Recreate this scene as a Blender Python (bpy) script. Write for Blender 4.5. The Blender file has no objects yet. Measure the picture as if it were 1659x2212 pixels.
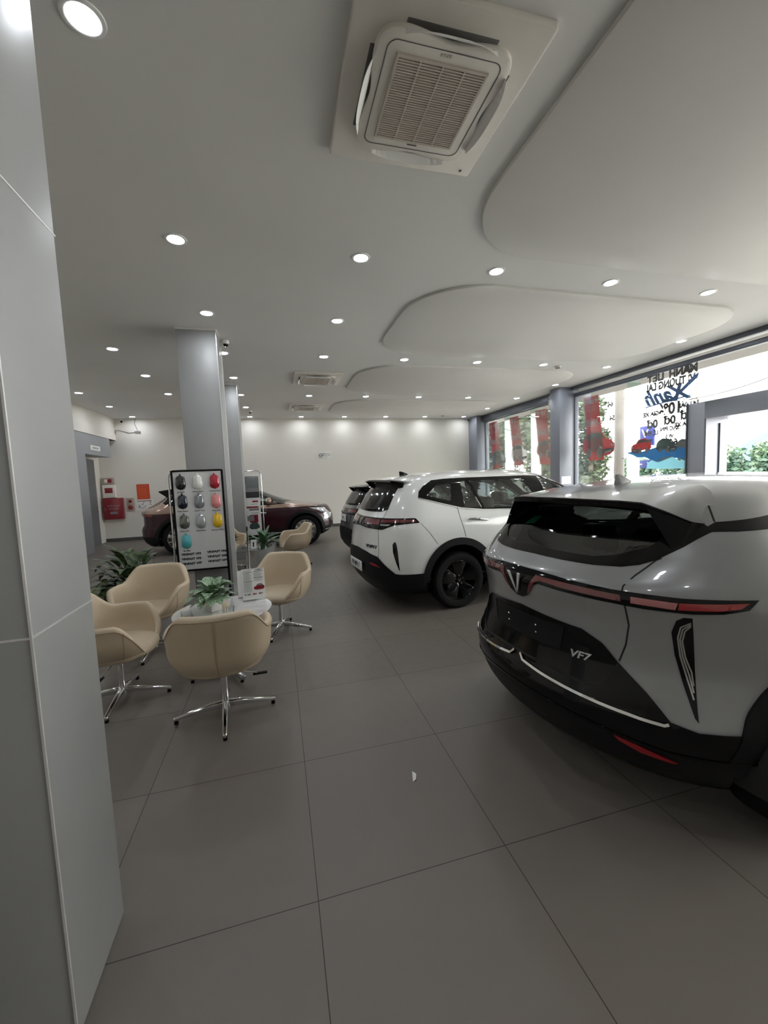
import bpy, bmesh, math, random
from mathutils import Vector, Matrix
from mathutils.bvhtree import BVHTree
from mathutils.geometry import delaunay_2d_cdt
R=math.radians; PI=math.pi
random.seed(7)
SC=bpy.context.scene; COL=SC.collection
CH=3.75
# ---------------------------------------------------------------- materials
def mat(name,col,rough=.5,metal=0.,coat=0.,emit=None,es=0.,spec=None,trans=0.,ior=None,noise=None,bump=None):
    m=bpy.data.materials.new(name);m.use_nodes=True;nt=m.node_tree;b=nt.nodes['Principled BSDF']
    b.inputs['Base Color'].default_value=(*col,1);b.inputs['Roughness'].default_value=rough;b.inputs['Metallic'].default_value=metal
    if coat: b.inputs['Coat Weight'].default_value=coat;b.inputs['Coat Roughness'].default_value=.04
    if emit: b.inputs['Emission Color'].default_value=(*emit,1);b.inputs['Emission Strength'].default_value=es
    if spec is not None: b.inputs['Specular IOR Level'].default_value=spec
    if trans: b.inputs['Transmission Weight'].default_value=trans
    if ior: b.inputs['IOR'].default_value=ior
    tc=None
    if noise:
        sc,amt=noise;tc=nt.nodes.new('ShaderNodeTexCoord');n=nt.nodes.new('ShaderNodeTexNoise');n.inputs['Scale'].default_value=sc;n.inputs['Detail'].default_value=5
        r=nt.nodes.new('ShaderNodeValToRGB');r.color_ramp.elements[0].position=.3;r.color_ramp.elements[1].position=.7
        r.color_ramp.elements[0].color=(*[c*(1-amt) for c in col],1);r.color_ramp.elements[1].color=(*[min(1,c*(1+amt)) for c in col],1)
        nt.links.new(tc.outputs['Object'],n.inputs['Vector']);nt.links.new(n.outputs['Fac'],r.inputs['Fac']);nt.links.new(r.outputs['Color'],b.inputs['Base Color'])
    if bump:
        sc,st=bump;tc=tc or nt.nodes.new('ShaderNodeTexCoord');n=nt.nodes.new('ShaderNodeTexNoise');n.inputs['Scale'].default_value=sc;n.inputs['Detail'].default_value=3
        u=nt.nodes.new('ShaderNodeBump');u.inputs['Strength'].default_value=st;u.inputs['Distance'].default_value=.002
        nt.links.new(tc.outputs['Object'],n.inputs['Vector']);nt.links.new(n.outputs['Fac'],u.inputs['Height']);nt.links.new(u.outputs['Normal'],b.inputs['Normal'])
    return m
def glass(name,tint,refl=.04,rough=0.,maxr=.9):
    m=bpy.data.materials.new(name);m.use_nodes=True;nt=m.node_tree;nt.nodes.clear()
    o=nt.nodes.new('ShaderNodeOutputMaterial');mx=nt.nodes.new('ShaderNodeMixShader');t=nt.nodes.new('ShaderNodeBsdfTransparent');g=nt.nodes.new('ShaderNodeBsdfGlossy')
    t.inputs['Color'].default_value=(*tint,1);g.inputs['Roughness'].default_value=rough;g.inputs['Color'].default_value=(1,1,1,1)
    lw=nt.nodes.new('ShaderNodeLayerWeight');lw.inputs['Blend'].default_value=.25
    mr=nt.nodes.new('ShaderNodeMapRange');mr.inputs['To Min'].default_value=refl;mr.inputs['To Max'].default_value=maxr
    nt.links.new(lw.outputs['Fresnel'],mr.inputs['Value']);nt.links.new(mr.outputs['Result'],mx.inputs[0])
    nt.links.new(t.outputs[0],mx.inputs[1]);nt.links.new(g.outputs[0],mx.inputs[2]);nt.links.new(mx.outputs[0],o.inputs['Surface'])
    return m
def printm(name,col):
    m=bpy.data.materials.new(name);m.use_nodes=True;nt=m.node_tree;nt.nodes.clear()
    o=nt.nodes.new('ShaderNodeOutputMaterial');mx=nt.nodes.new('ShaderNodeMixShader');d=nt.nodes.new('ShaderNodeBsdfDiffuse');t=nt.nodes.new('ShaderNodeBsdfTranslucent')
    d.inputs['Color'].default_value=(*col,1);t.inputs['Color'].default_value=(*col,1);mx.inputs[0].default_value=.55
    nt.links.new(d.outputs[0],mx.inputs[1]);nt.links.new(t.outputs[0],mx.inputs[2]);nt.links.new(mx.outputs[0],o.inputs['Surface'])
    return m
def floor_mat():
    m=mat('floor_tiles',(.12,.11,.1),.4);nt=m.node_tree;b=nt.nodes['Principled BSDF'];N=nt.nodes.new;Lk=nt.links.new
    tc=N('ShaderNodeTexCoord');mp=N('ShaderNodeMapping');mp.inputs['Location'].default_value=(-.06,-1.50,0);Lk(tc.outputs['Object'],mp.inputs['Vector'])
    n1=N('ShaderNodeTexNoise');n1.inputs['Scale'].default_value=2.2;n1.inputs['Detail'].default_value=6;Lk(mp.outputs[0],n1.inputs['Vector'])
    n2=N('ShaderNodeTexNoise');n2.inputs['Scale'].default_value=70;n2.inputs['Detail'].default_value=5;n2.inputs['Roughness'].default_value=.7;Lk(mp.outputs[0],n2.inputs['Vector'])
    n3=N('ShaderNodeTexNoise');n3.inputs['Scale'].default_value=14;n3.inputs['Detail'].default_value=4;Lk(mp.outputs[0],n3.inputs['Vector'])
    a=N('ShaderNodeMath');a.operation='MULTIPLY_ADD';Lk(n1.outputs['Fac'],a.inputs[0]);a.inputs[1].default_value=.45;
    a2=N('ShaderNodeMath');a2.operation='MULTIPLY_ADD';Lk(n2.outputs['Fac'],a2.inputs[0]);a2.inputs[1].default_value=.35;Lk(a.outputs[0],a2.inputs[2])
    a3=N('ShaderNodeMath');a3.operation='MULTIPLY_ADD';Lk(n3.outputs['Fac'],a3.inputs[0]);a3.inputs[1].default_value=.25;Lk(a3.outputs[0],a.inputs[2])
    r=N('ShaderNodeValToRGB');r.color_ramp.elements[0].position=.43;r.color_ramp.elements[1].position=.62
    r.color_ramp.elements[0].color=(.074,.064,.055,1);r.color_ramp.elements[1].color=(.172,.152,.132,1);Lk(a2.outputs[0],r.inputs['Fac'])
    br=N('ShaderNodeTexBrick');br.offset=0;br.squash=1;br.inputs['Scale'].default_value=1;br.inputs['Mortar Size'].default_value=.0022;br.inputs['Brick Width'].default_value=.829;br.inputs['Row Height'].default_value=.829;br.inputs['Mortar Smooth'].default_value=.2
    br.inputs['Color1'].default_value=(1,1,1,1);br.inputs['Color2'].default_value=(.93,.93,.93,1);br.inputs['Mortar'].default_value=(.22,.21,.2,1);Lk(mp.outputs[0],br.inputs['Vector'])
    mx=N('ShaderNodeMixRGB');mx.blend_type='MULTIPLY';mx.inputs[0].default_value=1;Lk(r.outputs['Color'],mx.inputs[1]);Lk(br.outputs['Color'],mx.inputs[2]);Lk(mx.outputs[0],b.inputs['Base Color'])
    rr=N('ShaderNodeMapRange');rr.inputs['To Min'].default_value=.33;rr.inputs['To Max'].default_value=.52;Lk(n3.outputs['Fac'],rr.inputs['Value']);Lk(rr.outputs[0],b.inputs['Roughness'])
    bu=N('ShaderNodeBump');bu.inputs['Strength'].default_value=.25;bu.inputs['Distance'].default_value=.002;Lk(n2.outputs['Fac'],bu.inputs['Height']);Lk(bu.outputs[0],b.inputs['Normal'])
    b.inputs['Specular IOR Level'].default_value=.42
    return m
def leaf_mat(name,c1,c2,sc=30):
    m=mat(name,c1,.45);nt=m.node_tree;b=nt.nodes['Principled BSDF']
    tc=nt.nodes.new('ShaderNodeTexCoord');n=nt.nodes.new('ShaderNodeTexNoise');n.inputs['Scale'].default_value=sc
    r=nt.nodes.new('ShaderNodeValToRGB');r.color_ramp.elements[0].position=.42;r.color_ramp.elements[1].position=.6;r.color_ramp.elements[0].color=(*c1,1);r.color_ramp.elements[1].color=(*c2,1)
    nt.links.new(tc.outputs['Object'],n.inputs['Vector']);nt.links.new(n.outputs['Fac'],r.inputs['Fac']);nt.links.new(r.outputs['Color'],b.inputs['Base Color'])
    return m
M={}
M['wall']=mat('cream_wall_paint',(.70,.675,.62),.75,bump=(60,.08))
M['ceil']=mat('white_ceiling_paint',(.68,.675,.66),.6,noise=(.7,.03))
M['ceil2']=mat('dropped_panel_paint',(.69,.675,.65),.55,noise=(.8,.03))
M['floor']=floor_mat()
M['pillar']=mat('grey_aluminium_cladding',(.33,.335,.335),.5,.2,noise=(3,.03))
M['portal']=mat('entrance_portal_panel',(.33,.35,.39),.45,.1)
M['trim']=mat('bright_aluminium_trim',(.85,.84,.84),.3,.6)
M['frame']=mat('slate_window_frame',(.105,.115,.14),.4,.2)
M['pier']=mat('slate_pier_panel',(.25,.268,.31),.42,.2)
M['black']=mat('black_gloss_plastic',(.005,.005,.0055),.07,spec=.28)
M['matte']=mat('black_matte_plastic',(.009,.009,.010),.5,spec=.2)
M['dark']=mat('dark_void',(.01,.01,.01),.8)
M['chrome']=mat('polished_chrome',(.82,.83,.85),.09,1.)
M['alu']=mat('brushed_aluminium',(.7,.71,.72),.25,1.)
M['white']=mat('white_plastic',(.8,.8,.78),.35)
M['ac']=mat('ac_offwhite_plastic',(.70,.67,.62),.5,noise=(6,.03))
M['acd']=mat('ac_dusty_grille',(.50,.45,.40),.6)
M['acdark']=mat('ac_shade_and_dark_plastic',(.10,.095,.09),.7)  # dark plastic details; on the outlets it stands in for shade
M['paint_grey']=mat('car_paint_cement_grey',(.275,.277,.28),.3,.1,coat=1.)
M['paint_white']=mat('car_paint_white',(.80,.81,.79),.2,0.,coat=1.)
M['paint_dark']=mat('car_paint_graphite',(.16,.17,.175),.22,.4,coat=1.)
M['paint_maroon']=mat('car_paint_maroon',(.030,.003,.009),.2,0.,coat=.25,spec=.3)
M['paint_tan']=mat('car_paint_tan',(.40,.27,.21),.2,.35,coat=1.)
M['tyre']=mat('tyre_rubber',(.006,.006,.0065),.65,spec=.2)
M['rimb']=mat('gloss_black_rim',(.006,.006,.0065),.1,0.,spec=.4)
M['rims']=mat('silver_rim',(.55,.54,.52),.25,.9)
M['lens']=mat('red_lamp_lens',(.33,.016,.022),.12,coat=1.)
M['lensp']=mat('pink_lamp_lens',(.42,.16,.16),.12,coat=1.)
M['lensd']=mat('smoked_lamp_lens',(.15,.03,.035),.1,coat=1.)
M['reflector']=mat('red_reflector',(.30,.01,.015),.3)
M['orange']=mat('orange_marker',(.7,.16,.04),.3)
M['clear']=mat('headlamp_clear',(.75,.77,.78),.1,.4,coat=1)
M['cglass']=glass('car_window_glass',(.84,.90,.88),.05)
M['cglassd']=glass('car_privacy_glass',(.30,.33,.32),.07)
M['seat']=mat('black_seat_leather',(.025,.025,.027),.5)
M['lining']=mat('grey_headliner',(.14,.14,.14),.8)
M['glass']=glass('window_glass',(.935,.955,.945),.03,maxr=.6)
M['glassfin']=glass('green_glass_fin',(.70,.86,.80),.12)
M['acryl']=glass('clear_acrylic',(.93,.95,.95),.06)
M['tabletop']=mat('pale_marble_glass',(.66,.66,.645),.12,coat=.8,noise=(8,.06))
M['ttglass']=glass('frosted_table_glass',(.78,.82,.80),.25,rough=.05)
M['leather']=mat('beige_leather',(.53,.435,.31),.42,noise=(3,.04),bump=(220,.12))
M['seam']=mat('tan_leather_piping',(.40,.30,.20),.5)
M['soil']=mat('potting_soil',(.05,.035,.025),.9)
M['pot']=mat('white_ceramic_pot',(.72,.72,.70),.3)
M['potg']=mat('pale_grey_planter',(.45,.46,.46),.5)
M['leaf1']=leaf_mat('variegated_leaf',(.07,.17,.06),(.42,.54,.38),90)
M['leaf2']=leaf_mat('deep_green_leaf',(.018,.045,.015),(.10,.14,.055),22)
M['leaf3']=leaf_mat('agave_leaf',(.05,.13,.06),(.16,.26,.14),14)
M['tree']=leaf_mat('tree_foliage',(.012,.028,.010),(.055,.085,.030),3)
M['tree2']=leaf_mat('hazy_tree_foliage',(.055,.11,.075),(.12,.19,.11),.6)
M['bark']=mat('tree_bark',(.12,.10,.08),.9)
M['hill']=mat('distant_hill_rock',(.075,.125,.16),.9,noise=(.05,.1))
M['conc']=mat('pole_concrete',(.14,.13,.12),.85,noise=(5,.08))
M['road']=mat('pale_pavement',(.50,.49,.46),.8,noise=(.5,.06))
M['wire']=mat('black_cable',(.02,.02,.02),.6)
M['red']=printm('red_banner_film',(.42,.06,.075))
M['pink']=printm('faded_banner_print',(.62,.28,.29))
M['wprint']=printm('white_print',(.72,.72,.72))
M['bprint']=mat('black_print',(.03,.03,.035),.5)
M['gprint']=mat('grey_print',(.22,.22,.23),.5)
M['blueprint']=mat('blue_script_print',(.02,.10,.30),.5)
M['cyan']=printm('cyan_print_film',(.04,.24,.42))
M['cyan2']=printm('pale_blue_print_film',(.40,.62,.68))
M['blue']=mat('blue_sign_face',(.012,.025,.20),.5)
M['tealp']=printm('grey_green_print',(.13,.20,.20))
M['silverp']=printm('pale_grey_print',(.42,.46,.46))
M['paper']=mat('white_paper',(.78,.77,.75),.6)
M['board']=mat('grey_white_board',(.60,.60,.60),.45)
M['posterred']=mat('red_poster',(.60,.07,.02),.6)
M['firered']=mat('fire_box_red',(.22,.012,.022),.35)
M['beige']=mat('beige_metal_plate',(.40,.32,.26),.5)
M['doorgrey']=mat('grey_door_panel',(.15,.155,.165),.5)
M['head']=mat('grey_header_panel',(.30,.31,.33),.5)
M['green']=mat('green_sticker',(.02,.40,.16),.5)
M['film']=glass('crumpled_plastic_film',(.80,.84,.86),.25,rough=.12)
M['base']=mat('dark_grey_skirting',(.07,.065,.06),.5)
M['led']=mat('lit_led_diffuser',(1,1,1),.5,emit=(.90,.94,1.0),es=43)
M['ring']=mat('lamp_ring_white',(.8,.8,.8),.3)
M['lamp_off']=mat('emergency_lamp_lens',(.7,.7,.68),.2,coat=1)
# ---------------------------------------------------------------- mesh building
class MB:
    def __init__(s): s.v=[];s.f=[]
    def add(s,v,f):
        o=len(s.v);s.v+=[Vector(p) for p in v];s.f+=[tuple(i+o for i in q) for q in f];return s
    def box(s,x0,x1,y0,y1,z0,z1,m=None):
        v=[Vector((x,y,z)) for z in (z0,z1) for y in (y0,y1) for x in (x0,x1)]
        if m: v=[m@p for p in v]
        return s.add(v,[(0,2,3,1),(4,5,7,6),(0,1,5,4),(2,6,7,3),(0,4,6,2),(1,3,7,5)])
    def prism(s,poly,h0,h1,fn=None):
        # poly list (a,b); fn(a,b,h)->Vector ; default xy plane
        fn=fn or (lambda a,b,h:Vector((a,b,h)));n=len(poly)
        v=[fn(a,b,h0) for a,b in poly]+[fn(a,b,h1) for a,b in poly]
        f=[tuple(range(n-1,-1,-1)),tuple(range(n,2*n))]+[(i,(i+1)%n,n+(i+1)%n,n+i) for i in range(n)]
        return s.add(v,f)
    def lathe(s,prof,n=24,m=None,a0=0,a1=2*PI):
        full=abs(a1-a0-2*PI)<1e-6;k=n if full else n+1;v=[]
        for r,z in prof:
            for i in range(k):
                a=a0+(a1-a0)*i/n;p=Vector((r*math.cos(a),r*math.sin(a),z));v.append(m@p if m else p)
        f=[]
        for j in range(len(prof)-1):
            for i in range(n):
                i2=(i+1)%k;f.append((j*k+i,j*k+i2,(j+1)*k+i2,(j+1)*k+i))
        return s.add(v,f)
    def tube(s,path,r,n=8,cap=True):
        path=[Vector(p) for p in path];v=[];up=None;k=len(path)
        for i,p in enumerate(path):
            d=(path[min(i+1,k-1)]-path[max(i-1,0)]).normalized()
            if up is None: up=Vector((0,0,1)) if abs(d.z)<.9 else Vector((1,0,0))
            a=d.cross(up).normalized();b=a.cross(d).normalized();up=b
            rr=r[i] if isinstance(r,(list,tuple)) else r
            for j in range(n):
                t=2*PI*j/n;v.append(p+a*math.cos(t)*rr+b*math.sin(t)*rr)
        f=[(i*n+j,i*n+(j+1)%n,(i+1)*n+(j+1)%n,(i+1)*n+j) for i in range(k-1) for j in range(n)]
        if cap: f+=[tuple(range(n-1,-1,-1)),tuple(range((k-1)*n,k*n))]
        return s.add(v,f)
    def ell(s,c,rx,ry,rz,nu=16,nv=10,m=None):
        v=[];f=[]
        for j in range(nv+1):
            t=PI*j/nv
            for i in range(nu):
                a=2*PI*i/nu;p=Vector((c[0]+rx*math.sin(t)*math.cos(a),c[1]+ry*math.sin(t)*math.sin(a),c[2]+rz*math.cos(t)));v.append(m@p if m else p)
        for j in range(nv):
            for i in range(nu): f.append((j*nu+i,(j+1)*nu+i,(j+1)*nu+(i+1)%nu,j*nu+(i+1)%nu))
        return s.add(v,f)
    def build(s,name,m,parent=None,smooth=False,bev=0,loc=None,seg=2,ang=40):
        me=bpy.data.meshes.new(name);me.from_pydata([tuple(p) for p in s.v],[],s.f);me.validate();me.materials.append(m if not isinstance(m,str) else M[m])
        bm=bmesh.new();bm.from_mesh(me);bmesh.ops.remove_doubles(bm,verts=bm.verts,dist=1e-6)
        try: bmesh.ops.dissolve_degenerate(bm,edges=bm.edges,dist=1e-6)
        except Exception: pass
        bmesh.ops.recalc_face_normals(bm,faces=bm.faces)
        if bev:
            es=[e for e in bm.edges if len(e.link_faces)==2 and e.calc_face_angle(0)>R(30)]
            bmesh.ops.bevel(bm,geom=es,offset=bev,segments=seg,affect='EDGES',profile=.5,clamp_overlap=True)
        bm.to_mesh(me);bm.free()
        if smooth or bev:
            me.shade_smooth()
            try: me.set_sharp_from_angle(angle=R(ang))
            except Exception: pass
        o=bpy.data.objects.new(name,me);COL.objects.link(o)
        if parent: o.parent=parent
        if loc: o.location=loc
        return o
def split(o,single):
    # one object per loose piece
    bm=bmesh.new();bm.from_mesh(o.data);bm.verts.ensure_lookup_table();seen=set();groups=[]
    for v in bm.verts:
        if v.index in seen: continue
        st=[v];g=set()
        while st:
            a=st.pop()
            if a.index in g: continue
            g.add(a.index)
            for e in a.link_edges:
                w=e.other_vert(a)
                if w.index not in g: st.append(w)
        seen|=g;groups.append(g)
    bm.free();me=o.data;out=[]
    for g in groups:
        idx={a:i for i,a in enumerate(sorted(g))};m2=bpy.data.meshes.new(single)
        m2.from_pydata([me.vertices[a].co[:] for a in sorted(g)],[],[[idx[a] for a in q.vertices] for q in me.polygons if q.vertices[0] in g])
        for mm in me.materials: m2.materials.append(mm)
        m2.shade_smooth()
        try: m2.set_sharp_from_angle(angle=R(40))
        except Exception: pass
        c=bpy.data.objects.new(single,m2);COL.objects.link(c);c.parent=o.parent;out.append(c)
    bpy.data.objects.remove(o);bpy.data.meshes.remove(me);return out
def tag(o,label=None,cat=None,group=None,kind=None):
    if label: o['label']=label
    if cat: o['category']=cat
    if group: o['group']=group
    if kind: o['kind']=kind
    return o
def empty(name,loc=(0,0,0),rz=0,label=None,cat=None,group=None,kind=None):
    o=bpy.data.objects.new(name,None);COL.objects.link(o);o.location=loc;o.rotation_euler=(0,0,rz);o.empty_display_size=.1
    return tag(o,label,cat,group,kind)
def kids(o): return [c for c in list(bpy.data.objects) if c.parent==o]
def copy_tree(o,parent=None):
    c=o.copy();COL.objects.link(c)
    if parent: c.parent=parent
    for ch in kids(o): copy_tree(ch,c)
    return c
def dup(o,loc,rz,label):
    c=copy_tree(o);c.location=loc;c.rotation_euler=(0,0,rz);c['label']=label;return c
def text(body,size,mtx,name,m,parent=None,ext=.001,off=0.,shear=0.,align='CENTER',sx=1.):
    cu=bpy.data.curves.new(name,'FONT');cu.body=body;cu.size=size;cu.extrude=ext/1;cu.offset=off;cu.shear=shear;cu.align_x=align;cu.align_y='CENTER';cu.resolution_u=3
    t=bpy.data.objects.new(name+'_t',cu);COL.objects.link(t);bpy.context.view_layer.update()
    me=bpy.data.meshes.new_from_object(t.evaluated_get(bpy.context.evaluated_depsgraph_get()))
    bpy.data.objects.remove(t);bpy.data.curves.remove(cu);me.transform(mtx@Matrix.Diagonal((sx,1,1,1)));me.materials.clear();me.materials.append(M[m] if isinstance(m,str) else m)
    o=bpy.data.objects.new(name,me);COL.objects.link(o)
    if parent: o.parent=parent
    return o
def fr(o,xa,ya):   # frame matrix: origin, x axis, y axis
    xa=Vector(xa).normalized();ya=Vector(ya).normalized();za=xa.cross(ya)
    m=Matrix.Identity(4)
    for i,a in enumerate((xa,ya,za)):
        for j in range(3): m[j][i]=a[j]
    for j in range(3): m[j][3]=o[j]
    return m
# ---------------------------------------------------------------- car body surface
def lerp_tab(tab,z):
    if z<=tab[0][0]: return list(tab[0][1:])
    if z>=tab[-1][0]: return list(tab[-1][1:])
    for i in range(len(tab)-1):
        if tab[i][0]<=z<=tab[i+1][0]:
            a,b=tab[i],tab[i+1];h=b[0]-a[0];t=(z-a[0])/h;out=[]
            for k in range(1,len(a)):
                def tan(j):
                    if j==0: return (tab[1][k]-tab[0][k])/(tab[1][0]-tab[0][0])
                    if j==len(tab)-1: return (tab[-1][k]-tab[-2][k])/(tab[-1][0]-tab[-2][0])
                    d0=(tab[j][k]-tab[j-1][k])/(tab[j][0]-tab[j-1][0]);d1=(tab[j+1][k]-tab[j][k])/(tab[j+1][0]-tab[j][0])
                    return 0 if d0*d1<=0 else 2*d0*d1/(d0+d1)
                m0,m1=tan(i),tan(i+1);t2,t3=t*t,t*t*t
                out.append((2*t3-3*t2+1)*a[k]+(t3-2*t2+t)*h*m0+(-2*t3+3*t2)*b[k]+(t3-t2)*h*m1)
            return out
NQ,NS=26,70
def ring(tab,z):
    xr,xf,w,ar,af,nr,nf=lerp_tab(tab,z);half=[]
    for i in range(NQ+1):
        a=PI/2*i/NQ;half.append((xr+ar*(1-max(0,math.cos(a))**(2/nr)),w*math.sin(a)**(2/nr)))
    x0,x1=xr+ar,xf-af
    for i in range(1,NS): half.append((x0+(x1-x0)*i/NS,w))
    for i in range(NQ+1):
        a=PI/2*i/NQ;half.append((xf-af*(1-math.sin(a)**(2/nf)),w*max(0,math.cos(a))**(2/nf) if i<NQ else 0))
    half[0]=(xr,0)
    return half+[(x,-y) for x,y in reversed(half[1:-1])]
def inpoly(p,poly):
    x,y=p;c=False;n=len(poly);j=n-1
    for i in range(n):
        xi,yi=poly[i];xj,yj=poly[j]
        if (yi>y)!=(yj>y) and x<(xj-xi)*(y-yi)/(yj-yi)+xi: c=not c
        j=i
    return c
class Car:
    ANC=1.2
    def __init__(s,tab): 
        s.tab=tab;s.z0=tab[0][0];s.z1=tab[-1][0]
        v,f=s.shell(s.z0,s.z1);s.bvh=BVHTree.FromPolygons(v,f)
    # local blender coords: x forward, y = left  (car right = -y)
    def shell(s,z0,z1,off=0.,kill=None,nz=None,capb=True,capt=True):
        nz=nz or max(6,int((z1-z0)/.014));v=[];f=[];zs=[]
        for i in range(nz+1):
            t=i/nz;z=z0+(z1-z0)*t
            zs.append(z)
        if z1>=s.z1-1e-6: # refine crown
            top=[s.z1-.10*(1-i/14)**1.0 for i in range(15)];zs=[z for z in zs if z<s.z1-.1]+top
        n=None
        for z in zs:
            r=ring(s.tab,min(max(z,s.z0),s.z1))
            if off:
                k=len(r);rr=[]
                for i in range(k):
                    a=r[(i-1)%k];b=r[(i+1)%k];d=Vector((b[0]-a[0],b[1]-a[1]))
                    if d.length<1e-9: rr.append(r[i]);continue
                    d.normalize();nn=(d.y,-d.x)
                    rr.append((r[i][0]-nn[0]*off*-1*-1,r[i][1]-nn[1]*off*-1*-1))
                r=rr
            n=len(r);v+=[Vector((x,-y,z)) for x,y in r]
        for j in range(len(zs)-1):
            for i in range(n): f.append((j*n+i,j*n+(i+1)%n,(j+1)*n+(i+1)%n,(j+1)*n+i))
        if capb: f.append(tuple(range(n)))
        if capt: f.append(tuple(range((len(zs)-1)*n,len(zs)*n)))
        if kill: f=[q for q in f if len(q)>4 or not kill([v[i] for i in q])]
        return v,f
    def obj(s,name,m,parent,z0,z1,off=0.,kill=None,capb=True,capt=True):
        v,f=s.shell(z0,z1,off,kill,capb=capb,capt=capt);b=MB();b.v=v;b.f=f
        return b.build(name,m,parent,smooth=True,ang=60)
    # projections; (u,v)->(origin,dir)
    def ray(s,mode,u,v):
        if mode=='t': a=R(u);d=Vector((-math.cos(a),-math.sin(a),0));return Vector((s.ANC,0,v))+d*5,-d
        if mode=='R': return Vector((u,-4,v)),Vector((0,1,0))
        if mode=='L': return Vector((u,4,v)),Vector((0,-1,0))
        if mode=='B': return Vector((-3,-u,v)),Vector((1,0,0))
        if mode=='F': return Vector((8,-u,v)),Vector((-1,0,0))
        if mode=='T': return Vector((u,-v,4)),Vector((0,0,-1))
    def pt(s,mode,u,v,off=0.):
        o,d=s.ray(mode,u,v);h=s.bvh.ray_cast(o,d)
        if h[0] is None: return None,None
        n=h[1]
        if n.dot(d)>0: n=-n
        return h[0]+n*off,n
    def patch(s,name,m,parent,mode,poly,holes=(),off=.004,step=.035,depth=.006):
        sc=.017 if mode=='t' else 1.
        def dens(pl):
            out=[];n=len(pl)
            for i in range(n):
                a,b=pl[i],pl[(i+1)%n];L=math.hypot((b[0]-a[0])*sc,b[1]-a[1]);k=max(1,int(L/step))
                out+=[(a[0]+(b[0]-a[0])*t/k,a[1]+(b[1]-a[1])*t/k) for t in range(k)]
            return out
        P=[];E_=[];loops=[]
        for pl in (poly,)+tuple(holes):
            d=dens(pl);o=len(P);P+=d;E_+=[(o+i,o+(i+1)%len(d)) for i in range(len(d))]
            loops.append(list(range(o,o+len(d))))
        us=[p[0] for p in poly];vs=[p[1] for p in poly];du=step/sc;u=min(us)+du*.5
        while u<max(us):
            w=min(vs)+step*.5
            while w<max(vs):
                q=(u,w)
                if inpoly(q,poly) and not any(inpoly(q,h) for h in holes): P.append(q)
                w+=step
            u+=du
        pts=[Vector((p[0]*sc,p[1])) for p in P]
        r=delaunay_2d_cdt(pts,E_,[],0,1e-5);vv=r[0];ff=r[2]
        V=[];ok=[]
        for p in vv:
            q,n=s.pt(mode,p.x/sc,p.y,off);V.append((q,n));ok.append(q is not None)
        b=MB();F=[]
        for q in ff:
            c=(sum(vv[i].x for i in q)/len(q)/sc,sum(vv[i].y for i in q)/len(q))
            if all(ok[i] for i in q) and inpoly(c,poly) and not any(inpoly(c,h) for h in holes): F.append(tuple(q))
        top=[a if a is not None else Vector((0,0,0)) for a,_ in V];bot=[(a-n*depth) if a is not None else Vector((0,0,0)) for a,n in V]
        from collections import Counter
        ec=Counter()
        for q in F:
            for i in range(len(q)): ec[tuple(sorted((q[i],q[(i+1)%len(q)])))]+=1
        N=len(top);S=[]
        for q in F:
            for i in range(len(q)):
                a,c=q[i],q[(i+1)%len(q)]
                if ec[tuple(sorted((a,c)))]==1: S.append((c,a,a+N,c+N))
        b.add(top+bot,F+S)
        return b.build(name,m,parent,smooth=True,ang=50)
    def ribbon(s,b,mode,path,w=.005,off=.0015,step=.03):
        sc=.017 if mode=='t' else 1.;pts=[]
        for i in range(len(path)-1):
            a,c=path[i],path[i+1];L=math.hypot((c[0]-a[0])*sc,c[1]-a[1]);k=max(1,int(L/step))
            pts+=[(a[0]+(c[0]-a[0])*t/k,a[1]+(c[1]-a[1])*t/k) for t in range(k)]
        pts.append(path[-1]);Q=[s.pt(mode,*p,off) for p in pts];Q=[q for q in Q if q[0] is not None]
        if len(Q)<2: return b
        v=[]
        for i,(q,n) in enumerate(Q):
            d=(Q[min(i+1,len(Q)-1)][0]-Q[max(i-1,0)][0]);sd=d.cross(n).normalized()*w/2
            v+=[q+sd,q-sd,q-sd-n*.006,q+sd-n*.006]
        f=[]
        for i in range(len(Q)-1):
            for k in range(4): f.append((i*4+k,i*4+(k+1)%4,i*4+4+(k+1)%4,i*4+4+k))
        return b.add(v,f)
def mir(poly): return [(-a,b) for a,b in poly]
def sym(half): return half+[(-a,b) for a,b in reversed(half) if abs(a)>1e-9]
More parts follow.
